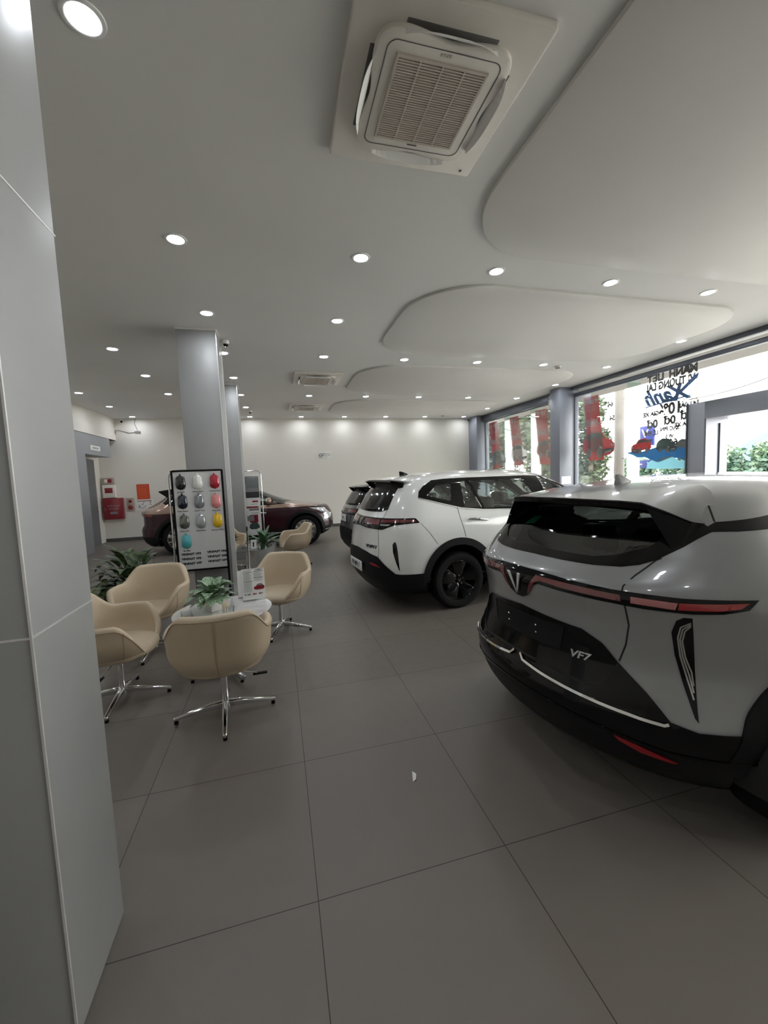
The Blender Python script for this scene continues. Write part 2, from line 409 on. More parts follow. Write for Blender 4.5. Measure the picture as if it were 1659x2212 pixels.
def wheel(parent,x,side,rad=.36,yo=.93,rimm='rimb',style='star',name='wheel',bright=False):
    # side=-1 is the car's right
    root=empty(name,(x,side*yo,rad));root.parent=parent
    rot=Matrix.Rotation(R(90),4,'X') if side<0 else Matrix.Rotation(R(-90),4,'X')   # local z -> outwards
    m=rot;w=.235
    tr=MB().lathe([(rad*.70,-w),(rad*.93,-w),(rad*.985,-w+.02),(rad,-w+.045),(rad,-.045),(rad*.985,-.018),(rad*.93,0.002),(rad*.80,.006),(rad*.70,-.004),(rad*.70,-w)],48,m).build('tyre','tyre',root,smooth=True)
    rr=rad*.70
    b=MB().lathe([(rr,-.008),(rr*.965,.0),(rr*.93,-.012),(rr*.9,-.09),(rr*.88,-.2),(0.03,-.2)],48,m)
    b.build('rim_barrel',rimm,root,smooth=True)
    b=MB();n=5
    for k in range(n):
        a=2*PI*k/n+PI/2
        wI,wO=(.045,.105) if style=='star' else (.03,.05)
        T=m@Matrix.Rotation(a,4,'Z')
        segs=[]
        pr=[(.03,-.035,wI),(rr*.35,-.02,wI*1.1),(rr*.72,-.008,wO*.8),(rr*.95,-.004,wO)]
        v=[];f=[]
        for r_,z_,h_ in pr: v+=[T@Vector((r_,-h_,z_)),T@Vector((r_,h_,z_)),T@Vector((r_,h_*.8,z_-.03)),T@Vector((r_,-h_*.8,z_-.03))]
        for i in range(3):
            for q in range(4): f.append((i*4+q,i*4+(q+1)%4,i*4+4+(q+1)%4,i*4+4+q))
        f+=[(3,2,1,0),(12,13,14,15)];b.add(v,f)
        if style!='star':
            T=m@Matrix.Rotation(a+PI/5,4,'Z');b.box(.05,rr*.93,-.012,.012,-.03,-.012,T)
    b.build('rim_spokes',rimm,root,bev=.004)
    MB().lathe([(0,-.012),(.03,-.012),(.036,-.02),(.04,-.04)],24,m).build('hub_cap',rimm,root,smooth=True)
    b=MB()
    for k in range(5):
        a=2*PI*k/5+.3;b.lathe([(0,-.018),(.008,-.018),(.01,-.03)],8,m@Matrix.Translation((.055*math.cos(a),.055*math.sin(a),0)))
    split(b.build('wheel_nut','chrome',root),'wheel_nut')
    MB().prism([(-.016,.012),(-.010,.012),(0,-.008),(.010,.012),(.016,.012),(.002,-.018),(-.002,-.018)],-.012,-.009,lambda a,c,h:m@Vector((a,c,h))).build('hub_emblem','chrome',root)
    b=MB().lathe([(.02,-.12),(rr*.62,-.12),(rr*.62,-.15)],32,m);b.build('brake_disc','alu',root)
    return root
def seat_mb(x,y,zb=.42,w=.5,lean=.18,h=.62):
    b=MB();T=Matrix.Translation((x,y,0))
    prof=[(-.10,zb),(-.14,zb+.25),(-.20,zb+h),(-.10,zb+h+.02),(-.03,zb+.25),(.02,zb+.12),(.45,zb+.14),(.50,zb+.08),(.48,zb-.05),(-.05,zb-.08)]
    n=len(prof);W=[(-w/2,.9),(-w/2+.05,1),(w/2-.05,1),(w/2,.9)];v=[]
    cx=sum(p[0] for p in prof)/n;cz=sum(p[1] for p in prof)/n
    for yy,s_ in W: v+=[T@Vector((cx+(p[0]-cx)*(s_ if s_<1 else 1),yy,cz+(p[1]-cz)*(s_+.06 if s_<1 else 1))) for p in prof]
    f=[tuple(range(n)),tuple(range(4*n-1,3*n-1,-1))]
    for j in range(3):
        for i in range(n): f.append((j*n+i,j*n+(i+1)%n,(j+1)*n+(i+1)%n,(j+1)*n+i))
    b.add(v,f);return b
def add_seat(parent,x,y,zb=.46,h=.62,w=.5):
    s=seat_mb(x,y,zb,w,h=h).build('seat','seat',parent,bev=.02)
    MB().box(x-.25,x-.13,y-.135,y+.135,zb+h+.045,zb+h+.235).build('headrest','seat',s,bev=.045,seg=3)
    for yy in (-.05,.05): MB().tube([(x-.18,y+yy,zb+h-.02),(x-.19,y+yy,zb+h+.1)],.006).build('headrest_post','chrome',s)
    return s
def fin(c,parent,x,m,h=.075,L=.17,z=None):
    p,_=c.pt('T',x,0);z0=p.z-.01
    v=[];prof=[(0,0,.028),(.03,h*.9,.004),(.0,h,.003),(.05,h*.98,.004),(L*.55,h*.62,.010),(L*.85,h*.3,.018),(L,0,.02)]
    sec=[(0,.026,.0,h,.003),(.02,.03,.0,h*1.0,.006),(.06,.032,0,h*.80,.007),(.11,.03,0,h*.5,.008),(L,.012,0,.014,.006)]
    f=[]
    for dx,wb,_,hh,wt in sec: v+=[(x+dx,wb,z0),(x+dx,wt,z0+hh),(x+dx,-wt,z0+hh),(x+dx,-wb,z0)]
    v[1]=(x-.012,.003,z0+h);v[2]=(x-.012,-.003,z0+h)
    for i in range(len(sec)-1):
        for k in range(4): f.append((i*4+k,i*4+(k+1)%4,i*4+4+(k+1)%4,i*4+4+k))
    f+=[(3,2,1,0),tuple(range(len(v)-4,len(v)))]
    return MB().add(v,f).build('roof_antenna',m,parent,bev=.003)
def emblem(c,parent,mode,u,v,w,h,m='chrome',off=.006):
    p,n=c.pt(mode,u,v,off);ux=Vector((0,0,1)).cross(n).normalized();uy=n.cross(ux)
    T=fr(p,ux,uy)
    b=MB().prism([(-w/2,h/2),(-w/2+w*.22,h/2),(-.004,-h/2+h*.2),(-.004,-h/2)],0,.006,lambda a,d,e:T@Vector((a,d,e)))
    b.prism([(w/2,h/2),(w/2-w*.20,h/2),(.004,-h/2+h*.2),(.004,-h/2)],0,.006,lambda a,d,e:T@Vector((a,d,e)))
    return b.build('emblem',m,parent,bev=.001)
def badge(c,parent,mode,u,v,s,size,m='chrome',off=.004,name='badge',shear=0,o=.0,sx=1.2):
    p,n=c.pt(mode,u,v,off);ux=Vector((0,0,1)).cross(n).normalized();uy=n.cross(ux)
    return text(s,size,fr(p,ux,uy),name,m,parent,ext=.003,off=o,shear=shear,sx=sx)
def arch_poly(cx,cz,r0,r1,zmin,n=28,mode=0):
    a0=math.asin(max(-1,min(1,(zmin-cz)/r1)));o=[(cx+r1*math.cos(a),cz+r1*math.sin(a)) for a in [a0+(PI-2*a0)*i/n for i in range(n+1)]]
    a0=math.asin((zmin-cz)/r0);i_=[(cx+r0*math.cos(a),cz+r0*math.sin(a)) for a in [PI-a0-(PI-2*a0)*i/n for i in range(n+1)]]
    return o+i_
VF7=[(.20,.24,4.30,.80,.60,.50,2.2,2.5),(.30,.10,4.45,.90,.72,.60,2.1,2.5),(.42,.02,4.52,.94,.78,.75,2.0,2.4),(.54,-.01,4.545,.945,.80,.85,2.0,2.3),(.64,.03,4.545,.945,.82,.9,2.0,2.3),(.80,.06,4.53,.945,.85,.95,2.0,2.3),(.95,.05,4.46,.945,.85,1.0,2.0,2.3),(1.08,.02,4.20,.93,.85,1.0,2.0,2.3),(1.13,.04,3.75,.915,.82,1.0,2.0,2.3),(1.18,.12,3.45,.885,.76,.8,2.2,2.3),(1.25,.24,3.28,.83,.66,.8,2.6,2.3),(1.35,.38,3.02,.765,.52,.8,2.9,2.3),(1.43,.50,2.78,.705,.44,.8,2.9,2.3),(1.50,.63,2.50,.64,.42,.8,2.8,2.4),(1.545,.76,2.30,.56,.45,.8,2.5,2.4),(1.58,1.00,2.10,.44,.45,.6,2.4,2.4),(1.60,1.25,1.95,.28,.34,.34,2.2,2.2),(1.607,1.50,1.72,.08,.1,.1,2,2)]
MPV=[(.22,.14,4.50,.80,.5,.5,2.6,2.5),(.32,.06,4.66,.90,.52,.6,2.6,2.5),(.45,.01,4.72,.93,.55,.75,2.6,2.5),(.60,.00,4.74,.936,.56,.85,2.6,2.4),(.80,.02,4.72,.936,.56,.9,2.6,2.4),(.95,.04,4.66,.93,.56,1.0,2.6,2.4),(1.03,.05,4.45,.92,.56,1.0,2.6,2.4),(1.10,.08,3.95,.905,.55,.9,2.6,2.4),(1.18,.13,3.70,.88,.52,.8,2.7,2.4),(1.35,.23,3.35,.82,.48,.8,2.8,2.4),(1.52,.35,3.02,.75,.44,.8,2.8,2.4),(1.595,.43,2.85,.70,.42,.8,2.8,2.4),(1.65,.56,2.65,.61,.42,.7,2.7,2.4),(1.69,.80,2.40,.46,.4,.6,2.4,2.4),(1.712,1.15,2.15,.26,.35,.35,2.2,2.2),(1.718,1.45,1.75,.08,.1,.1,2,2)]
VF8=[(.22,.16,4.50,.82,.5,.6,2.4,2.2),(.32,.07,4.66,.92,.55,.7,2.4,2.2),(.45,.02,4.74,.955,.60,.8,2.4,2.2),(.60,.00,4.75,.965,.62,.85,2.3,2.2),(.75,.06,4.73,.965,.62,.9,2.3,2.2),(.90,.06,4.66,.96,.62,.95,2.3,2.2),(.97,.03,4.60,.95,.62,.95,2.3,2.2),(1.03,.02,4.38,.94,.62,.95,2.3,2.2),(1.08,.06,4.02,.915,.62,.8,2.3,2.2),(1.15,.22,3.58,.87,.60,.8,2.3,2.3),(1.28,.44,3.20,.80,.55,.8,2.3,2.3),(1.42,.62,2.88,.73,.5,.8,2.4,2.3),(1.53,.72,2.60,.66,.5,.8,2.4,2.4),(1.60,.85,2.35,.56,.5,.7,2.4,2.4),(1.64,1.10,2.15,.42,.45,.5,2.4,2.4),(1.66,1.35,1.95,.24,.3,.3,2.2,2.2),(1.667,1.55,1.80,.08,.1,.1,2,2)]
def place_car(name,o,phi,label,cat='car'):
    return empty(name,(o[0],o[1],0),R(phi),label,cat)
def killer(c,arches,sidewin,front,rear=None,m=.012):
    def k(q):
        ax=[(p.x,p.z) for p in q];y=abs(q[0].y)
        for cx,cz,r in arches:
            if y>.45 and all((a-cx)**2+(b-cz)**2<r*r for a,b in ax): return True
        for pl in sidewin:
            if y>.5 and all(inpoly(a,pl) for a in ax) : return True
        if front and q[0].x>2.2 and all(inpoly((p.y,p.z),front) for p in q): return True
        if rear and q[0].x<1.2 and all(inpoly((p.y,p.z),rear) for p in q): return True
        return False
    return k
def car_common(root,c,T):
    """T: dict with paint, paint2, zs (cladding split), arches, win band etc."""
    A=T['arches'];band=T['band'];holes=T['holes'];k=killer(c,[(x,z,r+.012) for x,z,r,_ in A],[expand(h,.035) for h in holes],expand(T['ws_hole'],.03),expand(T['rear_hole'],.045) if T.get('rear_hole') else None)
    zt=T.get('ztone')
    if zt:
        c.obj('body',T['paint'],root,T['zs']-.01,zt,0,k,False,False);c.obj('upper_body',T['paint2'],root,zt,c.z1,0,k,False,True)
    else: c.obj('body',T['paint'],root,T['zs']-.01,c.z1,0,k,False,True)
    c.obj('lower_cladding','matte',root,c.z0,T['zs'],.006,k,True,False)
    # inner shell (trim panels) slightly inside
    k2=killer(c,[(x,z,r+.04) for x,z,r,_ in A],[expand(h,.05) for h in holes],expand(T['ws_hole'],.05),expand(T['rear_hole'],.06) if T.get('rear_hole') else None)
    sh=lambda r:max(0,min(.06,(r[1]-r[0]-r[3]-r[4])/2-.005))
    inn=Car([(z-.03 if i>len(c.tab)-5 else z,r[0]+sh(r),r[1]-sh(r),r[2]-.045 if r[2]>.1 else r[2],*r[3:]) for i,(z,*r) in enumerate(c.tab)])
    inn.obj('cabin_lining','lining',root,.40,inn.z1,0,k2,True,True)
    for s,md in ((-1,'R'),(1,'L')):
        c.patch('window_surround','black',root,md,band,holes,off=.003)
        for h in holes: c.patch('side_window',T.get('glass','cglass'),root,md,expand(h,.012),off=-.004,depth=.0,step=.06)
        for x,z,r,ro in A:
            c.patch('arch_cladding','matte',root,md,arch_poly(x,z,r-.03,ro,T['zs']-.12,40),off=.014,depth=.035,step=.025)
            MB().lathe([(r-.028,-.02),(r-.02,.25),(.0,.25)],32,a0=(0 if s>0 else PI)-.15,a1=(PI if s>0 else 2*PI)+.15,m=Matrix.Translation((x,s*T['wy'],z))@Matrix.Rotation(R(90)*s,4,'X')).build('wheel_well','dark',root,smooth=True)
    c.patch('windscreen','cglass',root,'F',expand(T['ws_hole'],.02),off=.002,depth=0,step=.08)
    for x,z,r,ro in A:
        for s in (-1,1): wheel(root,x,s,T['rad'],T['wy']+.012,T.get('rim','rimb'),T.get('style','star'))
def expand(pl,d):
    cx=sum(p[0] for p in pl)/len(pl);cy=sum(p[1] for p in pl)/len(pl);o=[]
    for x,y in pl:
        l=math.hypot(x-cx,y-cy);o.append((x+(x-cx)/l*d,y+(y-cy)/l*d))
    return o
def mirror_part(root,c,x,z,m,side):
    y0=side*.80
    p,_=c.pt('R' if side<0 else 'L',x,z)
    ys=p.y if p else y0
    b=MB().ell((x-.02,ys+side*.17,z+.05),.075,.125,.08,20,12)
    o=b.build('wing_mirror',m,root,smooth=True)
    MB().box(x-.05,x+.02,min(ys,ys+side*.12),max(ys,ys+side*.12),z-.045,z-.015).build('mirror_arm','black',o,bev=.008)
    MB().ell((x-.065,ys+side*.17,z+.05),.035,.11,.068,20,10).build('mirror_glass','chrome',o,smooth=True)
def handle(root,c,x,z,side,m):
    md='R' if side<0 else 'L';q=[c.pt(md,x+dx,z-.03*(dx/.28),o)[0] for dx,o in ((0,.004),(.03,.03),(.14,.036),(.25,.03),(.28,.004))]
    MB().tube(q,[.012,.016,.017,.016,.010],10).build('door_handle',m,root,smooth=True)
# ---------------------------------------------------------------- GREY SUV
def build_grey():
    root=place_car('suv',(1.235,1.95),6,'grey five-seat crossover with full-width red light bar, nearest the camera');c=Car(VF7)
    A=[(.93,.37,.47,.52),(3.78,.37,.45,.50)]
    band=[(.52,1.36),(.60,1.398),(.85,1.42),(1.2,1.46),(2.0,1.49),(2.5,1.46),(2.85,1.36),(3.35,1.19),(3.3,1.14),(2.4,1.15),(1.5,1.20),(1.15,1.28),(.95,1.34),(.78,1.366)]
    holes=[[(1.15,1.41),(1.95,1.455),(1.97,1.18),(1.5,1.22),(1.25,1.30)],[(2.05,1.455),(2.45,1.43),(3.15,1.2),(3.1,1.17),(2.07,1.18)]]
    ws=[(-.60,1.22),(.60,1.22),(.50,1.48),(-.50,1.48)]
    rh=sym([(0,1.445),(.30,1.437),(.44,1.42),(.515,1.35),(.525,1.315),(.50,1.285),(.40,1.243),(.32,1.228),(0,1.226)])
    car_common(root,c,dict(paint='paint_grey',zs=.55,arches=A,band=band,holes=holes,ws_hole=ws,rear_hole=rh,wy=.915,rad=.365,glass='cglass'))
    # tailgate glass
    outer=sym([(0,1.53),(.40,1.505),(.46,1.475),(.53,1.43),(.575,1.40),(.625,1.385),(.655,1.36),(.615,1.30),(.585,1.268),(.56,1.24),(.52,1.217),(.464,1.203),(.347,1.196),(.19,1.196),(0,1.198)])
    g=c.patch('rear_window_border','black',root,'B',outer,(rh,),off=.003)
    c.patch('rear_window','cglassd',root,'B',expand(rh,.012),off=-.004,depth=0,step=.05)
    for s,md in ((1,'B'),(-1,'B')):
        pass
    # spoiler
    top=[(.92,-.50,1.545),(.92,-.3,1.563),(.92,0,1.572),(.92,.3,1.563),(.92,.50,1.545)]
    eh=[(.345,0,1.503),(.347,.2,1.502),(.36,.36,1.50),(.378,.455,1.494),(.42,.538,1.457),(.50,.600,1.408),(.66,.605,1.382)]
    rh_=[(.90,0),(.90,.15),(.89,.27),(.88,.36),(.86,.43),(.80,.50),(.71,.575)]
    edge=[(a,-b,c_) for a,b,c_ in reversed(eh[1:])]+eh
    roofp=[(a,-b) for a,b in reversed(rh_[1:])]+rh_
    v=[];f=[]
    for (ex,ey,ez),(rx,ry) in zip(edge,roofp):
        p=c.pt('T',rx,ry)[0] or Vector((rx,-ry,1.52));p=p+Vector((0,0,.009))
        mid=Vector((ex*.45+rx*.55,-(ey*.5+ry*.5),(ez+p.z)/2+.010))
        v+=[p,mid,Vector((ex,-ey,ez)),Vector((ex+.012,-ey*.99,ez-.022)),Vector((ex+.10,-ey*.93,ez-.035)),Vector((rx,-ry,p.z-.03))]
    for i in range(12):
        for k in range(5): f.append((i*6+k,i*6+k+1,i*6+6+k+1,i*6+6+k))
    f+=[tuple(range(6)),tuple(range(72,78))]
    sp=MB().add(v,f).build('roof_spoiler','paint_grey',root,smooth=True,ang=50)
    v2=[];f=[]
    for (ex,ey,ez) in edge: v2+=[Vector((ex-.004,-ey*1.003,ez-.005)),Vector((ex+.006,-ey*.995,ez-.034)),Vector((ex+.19,-ey*.93,ez-.058)),Vector((ex+.19,-ey*.93,ez-.04))]
    for i in range(12):
        for k in range(3): f.append((i*4+k,i*4+k+1,i*4+5+k,i*4+4+k))
    MB().add(v2,f).build('spoiler_lip','black',sp,smooth=True)
    MB().box(.365,.385,-.16,.16,1.478,1.488).build('brake_light','lensd',sp,bev=.003)
    for sd in (1,-1):
        bm=bmesh.new()
        for x_,y_,z_ in ((.385,.46,1.486),(.43,.54,1.452),(.505,.602,1.405),(.60,.625,1.385),(.40,.60,1.265),(.47,.53,1.34),(.55,.47,1.45),(.56,.60,1.36)): bm.verts.new((x_,-sd*y_,z_))
        bmesh.ops.convex_hull(bm,input=bm.verts);me=bpy.data.meshes.new('spoiler_fin');bm.to_mesh(me);bm.free();me.materials.append(M['black']);o=bpy.data.objects.new('spoiler_fin',me);COL.objects.link(o);o.parent=sp
    fin(c,root,.77,'paint_grey',.085,.2)
    # light bar with V dip
    up=[(0,1.138),(6,1.136),(11.6,1.13),(24.6,1.113),(38.1,1.103),(48,1.105),(51.5,1.106)]
    lo=[(49.5,1.066),(45,1.048),(39.7,1.042),(31.6,1.045),(25.4,1.053),(16.8,1.064),(7.5,1.077),(5.4,1.06),(3.2,.995),(1.2,.975),(0,.975)]
    c.patch('light_bar','black',root,'t',sym(up+lo),off=.006,step=.025)
    for s in (1,-1):
        T=(lambda L:[(s*a,b) for a,b in L])
        c.patch('tail_lamp','lensd',root,'t',T([(6.5,1.115),(12,1.111),(26.6,1.094),(26.8,1.068),(16.8,1.080),(8,1.094),(6.4,1.08),(4.5,1.02),(3.2,1.0),(4.6,1.06)]),off=.009,step=.02)
        c.patch('tail_lamp','lensp',root,'t',T([(28.6,1.092),(37,1.084),(36.6,1.056),(28.6,1.066)]),off=.009,step=.02)
        c.patch('tail_lamp','lens',root,'t',T([(37.3,1.084),(44,1.088),(49.6,1.094),(48,1.072),(44,1.06),(37,1.056)]),off=.009,step=.02)
        # vertical slot
        sl=c.patch('bumper_slot','black',root,'t',T([(39.7,1.022),(38.2,1.022),(36.9,1.005),(36.1,.95),(36.8,.85),(38.4,.73),(40.4,.60),(41,.585),(40.6,.75),(40.0,.95)]),off=.004,step=.025)
        b=MB()
        for k in (.8,1.5,2.2): c.ribbon(b,'t',T([(39.4,1.012-.01*k),(37.2+k*.55,.99-.012*k),(36.7+k*.6,.94-.01*k),(37.2+k*.65,.85),(38.6+k*.55,.74+.02*k),(40.2,.64+.04*k)]),.006,.009)
        split(b.build('slot_rib','alu',sl),'slot_rib')
        c.patch('rear_reflector','reflector',root,'t',T([(26,.452),(31,.43),(37.6,.388),(36.5,.385),(31,.398),(27,.43)]),off=.014)
    emblem(c,root,'t',0,1.055,.10,.125,'trim',off=.012)
    # gloss panel
    pu=[(0,.925),(2.1,.922),(18.2,.892),(22.8,.843),(26.3,.765),(31.9,.666),(36.2,.572),(40.9,.549),(47.2,.553),(51.6,.56),(52.5,.555)]
    pl=[(52,.445),(44.9,.434),(35.4,.438),(21.6,.482),(7.9,.512),(0,.515)]
    gp=c.patch('gloss_bumper_panel','black',root,'t',sym(pu+pl),off=.010,step=.03)
    c.patch('plate_recess','matte',gp,'t',sym([(0,.885),(14,.882),(12.8,.755),(0,.755)]),off=.013)
    b=MB()
    for sx,z in ((-.11,.84),(.11,.84),(-.11,.80),(.11,.80)):
        p,n=c.pt('B',sx,z,.016);b.ell(tuple(p),.004,.006,.006,8,6)
    split(b.build('plate_bolt','chrome',gp),'plate_bolt')
    # tailgate lower edge and chrome strip
    b=c.ribbon(MB(),'t',[(26.2,.765),(24.5,.665),(20,.635),(8,.655),(0,.66),(-8,.655),(-20,.635),(-24.5,.665),(-26.2,.765)],.012,.013);b.build('tailgate_gap','dark',root)
    for s in (1,-1):
        b=c.ribbon(MB(),'t',[(s*a,z) for a,z in ((1.2,.655),(2.6,.622),(9,.604),(17.3,.587),(28.8,.567),(35.0,.558),(35.8,.565))],.013,.022);b.build('chrome_strip','chrome',root)
        cl=c.ribbon(MB(),'t',[(s*a,z) for a,z in ((0,.512),(7.9,.508),(21.6,.478),(35.4,.434),(44.9,.43),(52,.441))],.012,.016);cl.build('bumper_edge','black',root)
    badge(c,root,'t',17.7,.757,'VF7',.049,off=.012,shear=.2,o=.0012,sx=1.25)
    # seams
    for s in (1,-1):
        b=MB();L=[(s*a,z) for a,z in ((34,1.25),(32.9,1.24),(29.1,1.178),(27.0,1.131),(26.9,1.11),(27.6,1.04),(28.2,.955),(27.6,.86),(26.3,.775))]
        c.ribbon(b,'t',L,.007);c.ribbon(b,'B',[(s*.636,1.400),(s*.60,1.435),(s*.565,1.465),(s*.478,1.515),(s*.42,1.535)],.008);c.ribbon(b,'T',[(.835,s*.40),(.87,s*.33),(.89,s*.25),(.90,0)],.006)
        split(b.build('tailgate_seam','dark',root),'tailgate_seam')
        b=MB();md='R' if s>0 else 'L'
        c.ribbon(b,md,[(1.42,1.19),(1.40,1.0),(1.46,.8),(1.40,.72)],.006);c.ribbon(b,md,[(2.0,1.16),(2.0,.6),(2.02,.5)],.006);c.ribbon(b,md,[(3.2,1.13),(3.15,.9),(3.2,.6)],.006)
        split(b.build('door_seam','dark',root),'door_seam')
        handle(root,c,1.62,1.0,-s,'paint_grey');handle(root,c,2.5,.98,-s,'paint_grey');mirror_part(root,c,3.0,1.16,'paint_grey',-s)
        c.patch('headlamp','clear',root,'F',[(s*a,z) for a,z in ((.45,.80),(.82,.84),(.84,.72),(.5,.72))],off=.005)
    c.patch('front_grille','black',root,'F',[(-.5,.35),(.5,.35),(.6,.55),(-.6,.55)],off=.006)
    # interior
    for x,y in ((2.25,.38),(2.25,-.38)): add_seat(root,x,y,.50,.56)
    for y in (.42,0,-.42): add_seat(root,1.30,y,.52,.50,.42)
    MB().box(.55,1.15,-.62,.62,1.0,1.04).build('parcel_shelf','seat',root,bev=.01)
    MB().box(2.95,3.3,-.68,.68,.8,1.12).build('dashboard','seat',root,bev=.05)
    # sticker on rear glass
    c.patch('window_sticker','green',root,'B',[(-.355,1.325),(-.265,1.335),(-.262,1.378),(-.33,1.372)],off=-.007,depth=.001)
    # crumpled protective film in the cabin
    rnd=random.Random(3);v=[];f=[];nx,ny=10,7
    for i in range(nx):
        for j in range(ny): v.append((.80+.05*j+rnd.uniform(-.02,.02),-.02-.04*i+rnd.uniform(-.015,.015),1.10+.20*math.exp(-((i-5.5)/3.2)**2)*math.exp(-((j-3)/3)**2)*(1+rnd.uniform(-.3,.3))+rnd.uniform(-.012,.012)))
    for i in range(nx-1):
        for j in range(ny-1): f.append((i*ny+j,i*ny+j+1,(i+1)*ny+j+1,(i+1)*ny+j))
    MB().add(v,f).build('protective_film','film',root)
    return root
# ---------------------------------------------------------------- WHITE MPV (also source of the graphite one)
def build_mpv(o,phi,tab,paint,label,kx=1.,kz=1.,small=False):
    root=place_car('suv' if small else 'minivan',o,phi,label);c=Car(tab)
    X=lambda L:[(a*kx,b*kz) for a,b in L]
    Z=lambda L:[(a,b*kz) for a,b in L]
    A=[(1.02*kx,.38*kz,.455,.51),(3.84*kx,.38*kz,.455,.51)]
    band=X([(.55,1.40),(.575,1.47),(.64,1.53),(.775,1.598),(.95,1.610),(1.2,1.614),(2.2,1.610),(2.6,1.59),(2.85,1.55),(3.45,1.20),(3.5,1.165),(3.3,1.145),(1.94,1.187),(1.42,1.209),(1.10,1.249),(.8,1.33)])
    holes=[X([(.66,1.42),(.83,1.545),(1.0,1.55),(1.028,1.54),(.985,1.345),(.95,1.338),(.8,1.38)]),X([(1.165,1.555),(1.20,1.57),(1.26,1.57),(1.40,1.235),(1.15,1.25)]),X([(1.31,1.575),(2.12,1.575),(2.26,1.35),(2.28,1.205),(1.44,1.225)]),X([(2.42,1.565),(2.66,1.55),(3.30,1.21),(3.28,1.18),(2.46,1.195)])]
    ws=Z([(-.68,1.24),(.68,1.24),(.60,1.56),(-.60,1.56)])
    car_common(root,c,dict(paint=paint,zs=.505*kz,arches=A,band=band,holes=holes,ws_hole=ws,wy=.905*(1 if not small else .965),rad=.355 if not small else .34))
    c.patch('rear_window','black',root,'B',Z(sym([(0,1.60),(.30,1.59),(.50,1.56),(.565,1.262),(.45,1.228),(.2,1.218),(0,1.216)])),off=.004)
    # spoiler
    edge=[(.52,-.60,1.60),(.36,-.54,1.617),(.285,-.36,1.625),(.27,0,1.63),(.285,.36,1.625),(.36,.54,1.617),(.52,.60,1.60)]
    rp=[(.60,-.58),(.62,-.52),(.64,-.35),(.65,0),(.64,.35),(.62,.52),(.60,.58)];v=[];f=[]
    for (ex,ey,ez),(rx,ry) in zip(edge,rp):
        ex*=kx;rx*=kx;ez*=kz
        q=c.pt('T',rx,ry)[0];q=(q if q else Vector((rx,-ry,1.6*kz)))+Vector((0,0,.004))
        v+=[q,Vector(((ex+rx)/2,-(ey+ry)/2,(ez+q.z)/2+.008)),Vector((ex,-ey,ez)),Vector((ex+.01,-ey*.99,ez-.016)),Vector((ex+.14,-ey*.95,ez-.05)),q-Vector((0,0,.05))]
    for i in range(6):
        for k in range(5): f.append((i*6+k,i*6+k+1,i*6+7+k,i*6+6+k))
    f+=[tuple(range(6)),tuple(range(36,42))]
    sp=MB().add(v,f).build('roof_spoiler',paint if not small else 'black',root,smooth=True,ang=50)
    for s in (1,-1): MB().add([(.30*kx,-s*.50,1.612*kz),(.42*kx,-s*.59,1.585*kz),(.46*kx,-s*.58,1.50*kz),(.40*kx,-s*.53,1.52*kz),(.34*kx,-s*.49,1.575*kz),(.40*kx,-s*.50,1.60*kz),(.47*kx,-s*.55,1.58*kz),(.48*kx,-s*.55,1.50*kz)],[(0,1,2,3,4),(0,5,6,1),(1,6,7,2),(4,3,7,6,5),(0,4,5),(2,7,3)]).build('spoiler_fin','black',sp)
    if not small: fin(c,root,.655,'black',.07,.15)
    # wiper
    q=[c.pt('B',a,b*kz,.02)[0] for a,b in ((-.02,1.235),(.1,1.24),(.25,1.245),(.40,1.25))]
    MB().tube(q,[.012,.008,.007,.004],6).build('rear_wiper','matte',root)
    lamp=[(0,1.148),(12,1.153),(28.6,1.157),(45.3,1.163),(49,1.162),(50,1.158),(52.2,1.11),(51.5,1.106),(45,1.098),(38,1.08),(30,1.022),(15,1.02),(0,1.03)]
    c.patch('light_bar','black',root,'t',Z(sym(lamp)),off=.005,step=.03)
    for s in (1,-1):
        T=lambda L:[(s*a,b*kz) for a,b in L]
        c.patch('tail_lamp','lensd',root,'t',T([(27.5,1.14),(44,1.15),(49.5,1.145),(50.8,1.118),(44,1.112),(36,1.11),(28,1.10)]),off=.008)
        c.patch('tail_lamp','lensd',root,'t',T([(6,1.135),(26,1.14),(26,1.075),(8,1.07)]),off=.008)
        c.patch('reversing_lamp','alu',root,'t',T([(28,1.085),(36,1.088),(34,1.070),(28,1.068)]),off=.008)
        sl=c.patch('bumper_slot','black',root,'t',T([(37.8,.856),(38.5,.88),(39.4,.89),(40.2,.85),(40.9,.77),(41.9,.548),(41.4,.56),(39.5,.67),(38.1,.77)]),off=.004,step=.025)
        c.patch('rear_reflector','reflector',root,'t',T([(20,.60),(25,.603),(30,.566),(24,.572),(20,.59)]),off=.018)
        md='R' if s>0 else 'L';b=MB()
        c.ribbon(b,'t',T([(30,1.26),(28.6,1.165),(26.5,1.01),(27.5,.86),(28,.76),(27.9,.69)]),.006);c.ribbon(b,'B',[(s*.49,1.56*kz),(s*.44,1.60*kz),(s*.33,1.635*kz)],.006)
        c.ribbon(b,'T',[(.55*kx,s*.42),(.62*kx,s*.2),(.63*kx,0)],.005)
        split(b.build('tailgate_seam','dark',root),'tailgate_seam');b=MB()
        c.ribbon(b,md,X([(1.06,1.62),(1.045,1.25),(1.06,1.12),(1.115,.89)]),.006);c.ribbon(b,md,X([(2.33,1.62),(2.36,1.18),(2.38,.55)]),.006);c.ribbon(b,md,X([(3.35,1.16),(3.28,.9),(3.3,.6)]),.006);c.ribbon(b,md,X([(.52,1.10),(.62,.98),(.72,.84)]),.004)
        split(b.build('door_seam','dark',root),'door_seam')
        b=c.ribbon(MB(),md,X([(.55,1.392),(.8,1.322),(1.10,1.242),(1.42,1.203),(1.94,1.181),(3.3,1.139)]),.012,.006);b.build('window_chrome','chrome',root)
